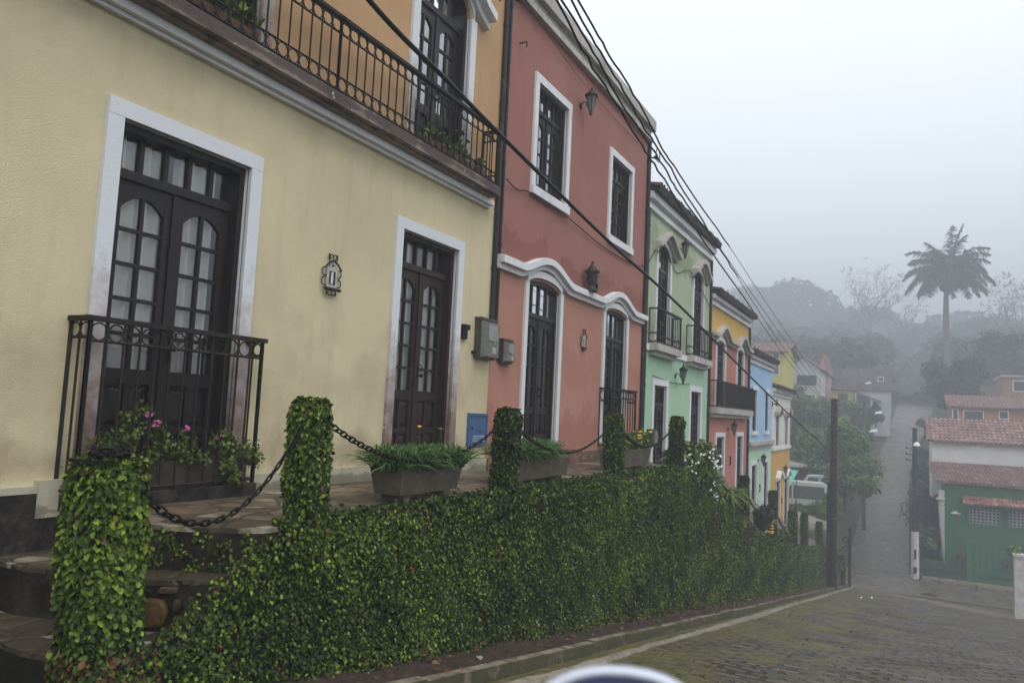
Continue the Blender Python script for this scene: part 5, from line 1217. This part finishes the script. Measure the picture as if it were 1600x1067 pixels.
hill_house('narrow pink gabled house squeezed beside the white one', -8.9, -7.7, 90, 96, 0, 5.4, PINKW, BROWNTILE, 2.4, .1, [(-8.5,-8.1,3.0,4.0)], roofdir='side')
hill_house('low dark roofed house with yellow walls and two dark doorways', -9.3, -5.3, 93, 100, 0, 3.95, YELW, DARKTILE, 2.6, .3, [(-8.7,-7.8,2.3,3.5,'door'),(-6.9,-6.0,2.3,3.5,'door')], wframe=DKW)
hill_house('white walled house with a broad dark roof at the street side', -5.2, -1.7, 95, 102, -1, 4.05, GREYW, DARKTILE, 2.7, .25, [(-2.9,-2.4,5.2,5.6),(-4.6,-4.2,2.6,3.4)])
t = thing('lean_to', (-4, 92, 0), 'sloping lean-to roof with a white post in front of the dark roofed white house', 'shed')
m = MB(); m.hexa([(-5.3,92.5,3.8),(-2.6,92.5,2.75),(-2.6,94.9,2.75),(-5.3,94.9,3.8)], [(-5.3,92.5,3.95),(-2.6,92.5,2.9),(-2.6,94.9,2.9),(-5.3,94.9,3.95)]); m.build('roof', CONC, t)
for b_ in ((-3.6,-3.4,3.1),(-5.2,-5.0,3.75)): m = MB(); m.box(b_[0],b_[1],92.6,92.8,-1,b_[2]); m.build('post', WHITEP, t)
t = thing('shed', (-8, 58, -5), 'low open shed with a concrete roof edge behind the parked van', 'shed')
m = MB(); m.box(-9.5,-5.0,56.5,61,-3.05,-2.85); m.build('roof', CONCL, t)
for x in (-9.2,-7.4,-5.3): m = MB(); m.box(x,x+.2,56.7,56.9,-5.6,-3.05); m.build('post', CONC, t)
m = MB(); m.box(-9.4,-5.1,59,59.2,-5.6,-3.05); m.build('back_wall', DKW, t)
# awning, garden wall
t = thing('awning', (-5.4, 44, -5), 'turquoise canvas awning behind the end of the white house', 'awning')
m = MB(); m.hexa([(-7.4,43.2,-3.6),(-5.65,43.2,-3.55),(-5.4,45.5,-2.65),(-7.4,45.5,-2.65)], [(-7.4,43.2,-3.57),(-5.65,43.2,-3.52),(-5.4,45.5,-2.62),(-7.4,45.5,-2.62)]); m.build('canvas', simple('turquoise_canvas', (.08,.38,.30), .7, .15), t)
for a_, b_, c_ in ((-5.7,43.3,-3.55),(-7.3,43.3,-3.55),(-5.5,45.4,-2.65),(-7.2,45.4,-2.65)): m = MB(); m.tube([(a_,b_,-5.6),(a_,b_,c_)], .03, 6); m.build('pole', POLEGREY, t)
t = thing('garden_wall', (-4, 42, -6.5), 'short stained white garden wall with grass on top beside the dark pole', 'wall')
m = MB(); m.hexa([(-5.0,41.6,-8.6),(-3.5,43.4,-8.6),(-3.7,43.6,-8.6),(-5.2,41.8,-8.6)], [(-5.0,41.6,-4.45),(-3.5,43.4,-5.1),(-3.7,43.6,-5.1),(-5.2,41.8,-4.45)]); m.build('wall', stucco('stained_white_wall', (.40,.39,.35), (.2,.19,.16), [(-5.2,.4,.6)], streak=.8), t)
t = thing('retaining_wall', (-3.5, 55, -7), 'brownish bare retaining wall along the uphill street under the leafy trees', 'wall')
m = MB(); rows = []
for i in range(15): y = 44.8+2.2*i; x = -3.55+.2*sst(50,75,y); zt = lerp(y, [(44.8,-5.35),(52,-4.5),(58,-3.9),(66,-3.2),(76,-2.2)]); rows.append([(x,y,rz(y)-.4),(x-.08,y,zt),(x-.4,y,zt),(x-.4,y,rz(y)-.4)])
m.grid(rows); m.add(rows[0], [(0,1,2,3)]); m.build('wall', stucco('muddy_wall', (.16,.125,.10), (.07,.06,.045), [], mottle=.2), t, fix=False)
# ------------------------------------------------------------ vehicles
def car(label, cx, cy, cz, yaw, col, L=3.9, W=1.65, H=1.42, van=False, cat='car'):
    t = thing('parked_van' if van else 'parked_car', (0,0,0), label, cat, 'cars parked behind the houses')
    if van: prof = [(-L/2,.32),(-L/2,.95),(-L/2+.06,1.2),(-L/2+.28,H-.12),(-L/2+.5,H),(L/2-.35,H),(L/2-.1,H-.15),(L/2,1.1),(L/2,.32)]
    else: prof = [(-L/2,.35),(-L/2,.62),(-L/2+.12,.74),(-L/2+1.0,.86),(-L/2+1.55,H-.06),(-L/2+1.85,H),(L/2-1.0,H),(L/2-.35,.95),(L/2-.05,.86),(L/2,.6),(L/2,.35)]
    full = [(L/2,.28)] ; arch = []
    for wx in (L/2-.78, -L/2+.78):
        arch += [(wx+.36*math.cos(a), .3+.36*math.sin(a)) for a in [PI*i/8 for i in range(9)]]
    poly = prof+arch
    def sec(s, z): k = 1-.16*max(0, (z-.9)/(H-.9)); return s*W/2*k
    m = MB(); tri = tessellate_polygon([[Vector((x,z,0)) for x,z in poly]]); n = len(poly)
    m.add([(x, sec(-1,z), z) for x,z in poly]+[(x, sec(1,z), z) for x,z in poly], [tuple(q) for q in tri]+[tuple(n+i for i in q)[::-1] for q in tri]+[(i,(i+1)%n,n+(i+1)%n,n+i) for i in range(n)])
    b = m.build('body', col, t)
    g = MB(); zb, zt = (1.12, H-.2) if van else (.9, H-.10)
    segs = [(-L/2+.38,-L/2+1.25),(-L/2+1.36,-L/2+2.5),(-L/2+2.6,L/2-.25)] if van else [(-L/2+1.5,-L/2+2.25),(-L/2+2.33,L/2-.75)]
    for s in (-1,1):
        for a, c in segs:
            y0, y1 = sec(s,zb)+s*.012, sec(s,zt)+s*.012
            i0 = .0 if van else .22
            g.add([(a-i0*.3,y0,zb),(c+i0*.3,y0,zb),(c-i0*.2,y1,zt),(a+i0*.6,y1,zt)], [(0,1,2,3)])
    y = W/2*.84
    if van: g.add([(-L/2+.02,-y,1.12),(-L/2+.02,y,1.12),(-L/2+.26,y*.95,H-.18),(-L/2+.26,-y*.95,H-.18)], [(0,1,2,3)])
    else: g.add([(-L/2+1.0,-y,.90),(-L/2+1.0,y,.90),(-L/2+1.50,y*.92,H-.09),(-L/2+1.50,-y*.92,H-.09)], [(0,1,2,3)]); g.add([(L/2-.36,-y,1.0),(L/2-.36,y,1.0),(L/2-.9,y*.92,H-.06),(L/2-.9,-y*.92,H-.06)], [(0,1,2,3)])
    g.build('window', GLASSDK, b, fix=False)
    for wx in (L/2-.78, -L/2+.78):
        for s in (-1,1):
            m = MB(); m.lathe((wx, s*(W/2-.17), .3), [(.17,0),(.28,0),(.30,.03),(.30,.15),(.28,.18),(.17,.17)], 16, (0,s,0)); w = m.build('wheel', WIREM, t)
            m = MB(); m.lathe((wx, s*(W/2-.16), .3), [(.17,.0),(.17,.17),(.06,.165)], 12, (0,s,0)); m.build('rim', simple('steel_rim', (.3,.3,.31), .4, .1), w)
    for s in (-1,1): m = MB(); m.lathe((-L/2+.02, s*(W/2-.3), .68), [(.10,0),(.09,-.05),(.03,-.07)], 10, (1,0,0)); m.build('headlight', LAMPH, t)
    m = MB(); m.box(-L/2-.06,-L/2+.05,-W/2+.05,W/2-.05,.38,.5); m.box(L/2-.05,L/2+.06,-W/2+.05,W/2-.05,.38,.5); m.build('bumper', simple('pale_bumper', (.3,.3,.3), .4, .1), t)
    t.location = (cx,cy,cz); t.rotation_euler = (0,0,yaw); return t
WHITECAR = simple('white_car_paint', (.42,.44,.40), .35, .1, 3, dirt=(.25,.24,.2), dirtscale=3); NAVY = simple('navy_car_paint', (.02,.03,.07), .3, .1); AQUA = simple('pale_aqua_paint', (.38,.55,.52), .3, .1); SILV = simple('silver_blue_paint', (.42,.48,.54), .3, .1)
car('old white van with dark blue lower panels, half hidden by bushes', -6.25, 47.6, -5.42, .10, WHITECAR, 4.5, 1.75, 2.05, True, 'van')
m = MB(); m.box(-2.2,2.2,-.885,.885,.36,.78); vn = [o for o in bpy.data.objects if o.name.startswith('parked_van')][0]
lp_ = m.build('lower_panel', NAVY); lp_.parent = vn
car('silver car parked behind the white van', -5.4, 53.4, -5.0, .1, SILV, 3.9, 1.6, 1.7)
car('pale aqua car far off under the trees', -7.5, 70, -2.9, .3, AQUA); car('silver blue car far off beside the aqua one', -5.1, 71, -2.7, .2, SILV)
# ------------------------------------------------------------ trees and shrubs
def limb(m, p, d, L, r, depth, bend=.35, spread=.7, n=5, tips=None, up=.15):
    pts, rs = [Vector(p)], [r]; d = Vector(d).normalized()
    for i in range(n):
        d = (d+Vector((R.gauss(0,bend*.35), R.gauss(0,bend*.35), R.gauss(up*.4,bend*.2)))).normalized()
        pts.append(pts[-1]+d*(L/n)); rs.append(r*(1-.55*(i+1)/n))
    m.tube(pts, rs, 6 if r > .05 else 4)
    if depth == 0:
        if tips is not None: tips.append(pts[-1])
        return
    for k in range(R.choice((2,3,3))):
        i = R.randint(max(1,n-3), n); q = d.orthogonal(); q.rotate(Matrix.Rotation(R.uniform(0,2*PI), 3, d)); e = (d+q*R.uniform(.5,1.2)*spread).normalized()
        limb(m, pts[i], e, L*R.uniform(.55,.8), rs[i]*.8, depth-1, bend, spread, max(3,n-1), tips, up)
def tree(x, y, z, h, cr, label, mat=FOLI, n=2600, ls=.16, name='tree', trunk=.12, grp='leafy trees'):
    t = thing(name, (x, y, z), label, 'tree', grp); m = MB(); tips = []
    limb(m, (x,y,z-.3), (R.uniform(-.1,.1),R.uniform(-.1,.1),1), h*.45, trunk, 2, .3, .8, 5, tips); m.build('trunk', BARK, t)
    cs = [(x+R.gauss(0,cr*.55), y+R.gauss(0,cr*.55), z+h*.5+R.uniform(-.3,.42)*h) for _ in range(14)]+[tuple(p) for p in tips[:10]]
    cs = [(x+max(-cr,min(cr,c[0]-x)), y+max(-cr,min(cr,c[1]-y)), min(c[2], z+h-.2*cr)) for c in cs]
    pp, dd = blobs(cs, [cr*R.uniform(.28,.5) for _ in cs], n, .3)
    leaf_obj('crown', pp, dd+np.array([0,0,.6]), ls, mat, t, jit=.6, down=.25, wid=.4, tone=np.clip(NR.beta(1.6,2.4,n)+.12*dd[:,2]+.12*lump(pp,.5,int(abs(x*10))),0,1))
    return t
def shrub(x, y, z, r, h, label, mat=FOLI, n=900, ls=.13, grp='shrubs'):
    t = thing('shrub', (x, y, z), label, 'shrub', grp)
    cs = [(x+R.gauss(0,r*.5), y+R.gauss(0,r*.4), z+h*R.uniform(.25,.8)) for _ in range(9)]
    pp, dd = blobs(cs, [r*R.uniform(.3,.5) for _ in cs], n, .3); leaf_obj('foliage', pp, dd+np.array([0,0,.4]), ls, mat, t, down=.2, wid=.42)
    m = MB()
    for c in cs[:6]: m.tube([(x,y,z-.1), ((x+c[0])/2,(y+c[1])/2,z+h*.25), c], .02, 5)
    m.build('stem', BARK, t); return t
tree(-4.1, 56.5, -4.6, 4.9, 1.9, 'rounded light green tree whose branches hang over the uphill street', n=5200, ls=.2)
tree(-6.3, 58.5, -4.8, 4.6, 1.7, 'light green tree behind the white van', n=4000, ls=.2)
tree(-3.45, 52.0, -5.0, 4.2, 1.5, 'leafy green tree overhanging the bare retaining wall of the uphill street', n=5200, ls=.17)
tree(-3.3, 60.5, -3.6, 3.6, 1.1, 'small tree leaning over the street edge by the slim grey pole', n=1800, ls=.2)
tree(-8.6, 64, -4.0, 5.2, 2.0, 'darker tree behind the open shed', FOLD, n=3600, ls=.22)
tree(-6.4, 77, -1.6, 3.9, 1.9, 'broad pale tree below the yellow walled house', n=4000, ls=.26)
tree(-9.0, 78, -1.4, 4.0, 2.0, 'broad pale tree below the white two storey house', n=4000, ls=.26)
tree(-3.7, 80, -1.9, 4.0, 1.4, 'narrow tree at the street side below the white walled house', FOLD, n=2200, ls=.24)
tree(-11.5, 82, .5, 4.0, 1.8, 'pale green tree between the yellow and white tall houses', n=2600, ls=.26)
shrub(-4.6, 44.9, -5.3, .8, 1.2, 'bush growing in front of the middle of the white van', FERN, n=1200, ls=.12)
shrub(-3.72, 45.6, -5.35, .7, 2.2, 'bush covering the rear of the white van', n=1100, ls=.12)
shrub(-3.75, 44.4, -5.2, .6, .6, 'low green weeds along the top of the garden wall', FERN, n=700, ls=.12)
shrub(-3.25, 42.6, -8.0, .55, 2.3, 'dark green bush with pale blossoms behind the dark utility pole', FERN, n=1300, ls=.12)
shrub(1.15, 53.2, -8.6, .7, 3.4, 'dark bush with yellowish leaves in the alley beside the green building', FOLI, n=1300, ls=.2)
shrub(.62, 51.6, -8.7, .3, .35, 'tuft of grass at the foot of the white footed pole', FERN, n=300, ls=.12)
shrub(.9, 66, -6.2, .9, 4.2, 'tall dark hedge on the street side before the red roofs', FOLD, n=1500, ls=.25)
shrub(1.2, 72, -5.0, 1.0, 4.0, 'dark bush further up the street edge under the orange house', FOLD, n=1500, ls=.25)
shrub(.9, 59, -7.4, .5, 5.5, 'tall dark shrub rising in the alley behind the brown pole', FOLD, n=1500, ls=.22)
shrub(-2.9, 88, 0, .8, 2.6, 'dark bush at the street edge beneath the white walled house', FOLD, n=1200, ls=.25)
shrub(-2.6, 98, 1.5, .9, 3.0, 'dark bush higher up at the street edge', FOLD, n=1000, ls=.28)
shrub(2.9, 86, -1.6, 1.0, 3.2, 'dark bush beside the upper street near the orange house', FOLD, n=1200, ls=.25)
# dark alley wall between the pole and the green building
t = thing('alley_wall', (1.4, 58, -8), 'dark stained boundary wall in the alley beside the green building', 'wall')
m = MB(); m.hexa([(.75,53,-9),(1.9,56.3,-9),(1.9,56.6,-9),(.75,53.3,-9)], [(.75,53,-4.6),(1.9,56.3,-3.9),(1.9,56.6,-3.9),(.75,53.3,-4.6)]); m.build('wall', stucco('black_damp_wall', (.05,.05,.052), (.02,.02,.02), []), t)
t = thing('boundary_wall', (.5, 62, -7), 'dark low wall running up the far side of the uphill street', 'wall')
m = MB(); rows = []
for y in (53.5,58,64,70,76,82,90): x = lerp(y, [(u[0], u[2]) for u in UP])+.12; rows.append([(x,y,rz(y)-.3),(x,y,rz(y)+1.5),(x+.25,y,rz(y)+1.5),(x+.25,y,rz(y)-.3)])
m.grid(rows); m.add(rows[0], [(0,1,2,3)]); m.build('wall', stucco('dark_wall', (.07,.065,.06), (.03,.03,.03), []), t, fix=False)
# royal palm
PX, PY, PZ = 4.9, 122.0, 6.2
pt = thing('palm_tree', (PX, PY, PZ), 'tall royal palm standing alone above the street in the fog', 'palm tree')
m = MB(); m.tube([(PX+.05*math.sin(i*.5), PY, PZ-1+i*1.0) for i in range(15)], [.42,.40,.38,.36,.35,.34,.34,.34,.35,.35,.33,.30,.27,.24,.2], 12); m.build('trunk', simple('grey_palm_trunk', (.13,.12,.11), .9, .2, 3), pt)
m = MB(); m.tube([(PX+.2, PY, PZ+12.9),(PX+.2,PY,PZ+13.6),(PX+.2,PY,PZ+14.8)], [.3,.34,.14], 10); m.build('crownshaft', GREENT, pt)
top = Vector((PX+.2, PY, PZ+14.3)); LP, LN, LL = [], [], []; TP_ = []; rm = MB()
for k in range(40):
    az = k*2.39996; el = 1.25-1.65*((k/39)**.85)+R.uniform(-.14,.14); L = R.uniform(4.9,6.2)
    d = Vector((math.cos(az)*math.cos(el), math.sin(az)*math.cos(el), math.sin(el))); pts = [top.copy()]
    for i in range(10): d = (d+Vector((0,0,-.05-.017*i*(1.2 if el < 1 else .4)))).normalized(); pts.append(pts[-1]+d*(L/10))
    rm.tube(pts, [.06-.005*i for i in range(11)], 4)
    for i in range(10):
        for s in range(9):
            f = s/9; p = pts[i].lerp(pts[i+1], f); tn = (pts[i+1]-pts[i]).normalized(); side = tn.cross(Vector((0,0,1))).normalized()
            g = (i+f)/10; ln = 1.0*(math.sin(PI*min(1,.12+g*.9))**.6)+.1
            for sg in (-1,1): LP.append(p); TP_.append((side*sg*R.uniform(.6,1.1)+tn*R.uniform(.3,.8)+Vector((0,0,R.uniform(-.9,.35)))).normalized()); LL.append(ln)
rm.build('frond_stalks', GREENT, pt)
n = len(LP); LPa = np.array([tuple(p) for p in LP]); Ta = np.array([tuple(p) for p in TP_])
blades('fronds', LPa, Ta, np.array(LL), FOLD, pt, wid=.085, sag=.35, seg=3)
# old dry fronds and fruit under the crown
pp, dd = blobs([(PX-.2,PY,PZ+12.2),(PX+.9,PY,PZ+12.4),(PX+.3,PY-.5,PZ+12.0)], [.6,.6,.5], 260, .3); leaf_obj('dry_fronds', pp, dd, .5, FOLD, pt, down=.7)
pt.scale = (1.16,1.16,1.16)
# big dark round tree under the palm
tree(5.4, 98, 1.8, 7.0, 3.2, 'dense dark round tree under the royal palm', FOLD, n=9000, ls=.32, grp='foggy hillside trees', trunk=.25)
tree(9.6, 112, 5, 7.5, 3.6, 'dense dark tree beyond the brown house', FOLD, n=7000, ls=.36, grp='foggy hillside trees', trunk=.25)
# bare branching trees on the ridge
def bare(x, y, z, h, label, seed):
    R.seed(seed); t = thing('bare_tree', (x, y, z), label, 'tree', 'bare trees on the foggy ridge'); m = MB(); tips = []
    for k in range(4): limb(m, (x+R.uniform(-.4,.4),y,z-1), (R.uniform(-.5,.5),R.uniform(-.3,.3),1), h*.42, .34, 4, .35, .85, 5, tips, .2)
    m.build('trunk', BARK, t)
    pp, dd = blobs([tuple(p) for p in tips], [.9]*len(tips), 1600, .1); leaf_obj('crown', pp, dd, .3, FOLD, t)
bare(-9.4, 215, gz(-9.4,215)-1, 26, 'wide bare tree spreading many thin branches on the ridge beside the dark wood', 21)
bare(-2.2, 220, gz(-2.2,220)-1, 23.5, 'bare tree on the ridge between the wide bare tree and the palm', 5)
bare(19, 185, gz(19,185)-1, 19, 'thin bare tree with forked limbs beyond the palm', 8)
bare(32, 205, gz(32,205)-1, 21, 'bare tree at the far edge of the foggy ridge', 33)
R.seed(77)
# the wood on the hill: reads as one mass
cs, rs = [], []
for i in range(280):
    y = NR.uniform(130, 350); x = NR.uniform(-75, 95)*(y/240); q = NR.uniform(2.6, 4.6)*(.6+y/420)
    if abs(x-1) < 4 and y < 150: continue
    cs.append((x, y, gz(x,y)+q*.5)); rs.append((q, q, q*.75))
for i in range(60):
    y = NR.uniform(112, 145); sgn = 1 if NR.uniform() < .45 else -1; x = sgn*NR.uniform(6, 45); q = NR.uniform(2.2, 3.8); cs.append((x, y, gz(x,y)+q*.5)); rs.append((q,q,q*.8))
for x, y, dz, q in ((-44,278,6,10.5),(-36,283,8,11),(-29,275,5.5,10),(-52,288,7,12),(-63,280,6,12),(48,266,6,10),(59,273,7,11),(70,277,8,12)): cs.append((x,y,gz(x,y)+dz)); rs.append((q,q,q*.8))
nW = 100000; pp, dd = blobs(cs, rs, nW, .75)
ok = dd[:,2] > -.5; pp, dd = pp[ok], dd[ok]
o = leaf_obj('woodland', pp, dd, 1.15, FOLD, None, jit=.5, down=.2, wid=.45); o['kind'] = 'stuff'; o['label'] = 'dark wooded hillside dissolving into fog'
m = MB(); m.grid([[(x, y, gz(x,y)+1.2) for x in range(-110,140,10)] for y in range(125,400,12)])
o2 = m.build('undergrowth', simple('shaded_undergrowth', (.022,.032,.018), .95, .4, .3), fix=False, smooth=True); o2['kind'] = 'stuff'; o2['label'] = 'dark undergrowth below the hillside wood'
# grass and weeds on the left yard, verge
n = 5000; gx = NR.uniform(-11,-3.7,n); gy = NR.uniform(41,66,n); gp = np.stack([gx,gy,np.array([gz(a,b) for a,b in zip(gx,gy)])-.1],1)
o = blades('yard_grass', gp, np.concatenate([NR.normal(0,.4,(n,2)), np.ones((n,1))],1), .35, FERN, None, wid=.03); o['kind'] = 'stuff'; o['label'] = 'rough grass in the yard behind the houses'
# ------------------------------------------------------------ wing mirror of the car the view is taken from
D0 = Vector((-.1935,.5571,-.1913)); fw = D0.normalized(); rt = fw.cross(Vector((0,0,1))).normalized(); upv = rt.cross(fw)
MC = D0-upv*.090+rt*.010
t = thing('wing_mirror', MC, 'white rimmed car wing mirror, only its blurred top edge in view', 'wing mirror')
def se(a, e=2.5): c, s = math.cos(a), math.sin(a); return math.copysign(abs(c)**(2/e), c), math.copysign(abs(s)**(2/e), s)
def ringp(sx, sy, dz, n=48):
    out = []
    for i in range(n+1):
        a = 2*PI*i/n; c, s = se(a); out.append(MC+rt*(c*sx-.02*s*(s > 0)*c)+upv*(s*sy-(.012*(c > 0)*c*c if s > 0 else 0))+fw*dz)
    return out
m = MB(); m.grid([ringp(.097,.0875,-.008), ringp(.100,.0905,-.012), ringp(.104,.094,-.004), ringp(.106,.096,.02), ringp(.09,.084,.06), ringp(.07,.05,.085), ringp(.001,.001,.09)]); m.build('housing', simple('white_gloss_paint', (.55,.60,.70), .25, .03), t, smooth=True)
m = MB(); m.add(ringp(.0975,.088,-.0105)[:-1], [tuple(range(48))]); m.build('mirror_glass', simple('blue_glass_dark_reflection', (.02,.02,.07), .15, .1), t, fix=False)  # reflection of the dark car interior put into the blue glass colour
m = MB(); m.tube([MC+rt*.1-upv*.04+fw*.04, MC+rt*.16-upv*.08+fw*.05, MC+rt*.22-upv*.12+fw*.05], .022, 8); m.build('mirror_arm', IRON, t)
# ------------------------------------------------------------ haze
m = MB(); m.box(-170, 200, -26, 440, -11, 58)
hz = bpy.data.materials.new('haze'); hz.use_nodes = True; nt = hz.node_tree; nt.nodes.remove(nt.nodes['Principled BSDF'])
pv = nd(nt, 'ShaderNodeVolumePrincipled', {'Color': (.58,.625,.685,1), 'Density': HAZE, 'Anisotropy': .0})
nt.links.new(pv.outputs[0], nt.nodes['Material Output'].inputs['Volume'])
hb = m.build('haze', hz); hb['kind'] = 'stuff'; hb['label'] = 'thin grey fog filling the valley'
# ------------------------------------------------------------ sky, sun, camera
W = bpy.data.worlds.new('World'); SC.world = W; W.use_nodes = True; nt = W.node_tree; bg = nt.nodes['Background']
SUN_EL, SUN_AZ = math.radians(58), math.radians(120)
sky = nd(nt, 'ShaderNodeTexSky', sky_type='NISHITA', sun_disc=False, sun_elevation=SUN_EL, sun_rotation=SUN_AZ, air_density=1.5, dust_density=4.0)
nt.links.new(sky.outputs[0], bg.inputs[0]); bg.inputs[1].default_value = .05
tc = nd(nt, 'ShaderNodeTexCoord'); z = nd(nt, 'ShaderNodeSeparateXYZ', {0: tc.outputs['Generated']}).outputs[2]
cl = noise(nt, nd(nt, 'ShaderNodeMapping', {'Vector': tc.outputs['Generated'], 'Scale': (1,1,3)}).outputs[0], 1.6, 4)
zz = mth(nt, 'ADD', z, mth(nt, 'MULTIPLY', mth(nt, 'SUBTRACT', cl, .5), .08))
oc = ramp(nt, zz, [(0.0, (.66,.69,.74)), (.1, (.80,.83,.87)), (.3, (.88,.905,.945)), (.6, (.93,.945,.97)), (1.0, (.99,1.0,1.0))])
b2 = nd(nt, 'ShaderNodeBackground', {'Color': oc, 'Strength': OVER})
ad = nd(nt, 'ShaderNodeAddShader', {0: bg.outputs[0], 1: b2.outputs[0]})
nt.links.new(ad.outputs[0], nt.nodes['World Output'].inputs['Surface'])
sl = bpy.data.lights.new('sun', 'SUN'); sl.energy = 1.0; sl.angle = math.radians(40); sl.color = (1,.97,.92)
so = bpy.data.objects.new('sun', sl); COL.objects.link(so); so.location = (20,-10,40)
sd_ = Vector((math.sin(SUN_AZ)*math.cos(SUN_EL), math.cos(SUN_AZ)*math.cos(SUN_EL), math.sin(SUN_EL))); so.rotation_euler = (-sd_).to_track_quat('-Z', 'Y').to_euler()
cd = bpy.data.cameras.new('camera'); cam = bpy.data.objects.new('camera', cd); COL.objects.link(cam); SC.camera = cam
rgt, upc, fwd = Vector((.886005,.461235,.047513)), Vector((-.000546,-.101433,.994842)), Vector((-.463675,.881461,.089619))
cam.matrix_world = Matrix(((rgt.x,upc.x,-fwd.x,0),(rgt.y,upc.y,-fwd.y,0),(rgt.z,upc.z,-fwd.z,0),(0,0,0,1)))
cd.sensor_width = 36; cd.lens = 1180/1600*36; cd.clip_start = .02; cd.clip_end = 2000
cd.dof.use_dof = True; cd.dof.focus_distance = 7.5; cd.dof.aperture_fstop = 4.5
SC.view_settings.view_transform = 'Standard'; SC.view_settings.look = 'None'; SC.view_settings.exposure = EXPO; SC.view_settings.gamma = 1
cy = SC.cycles; cy.use_denoising = True; cy.volume_bounces = VB; cy.max_bounces = 8; cy.transparent_max_bounces = 16; cy.diffuse_bounces = 4; cy.glossy_bounces = 3
cy.use_adaptive_sampling = True; cy.adaptive_threshold = .01; cy.caustics_reflective = False; cy.caustics_refractive = False
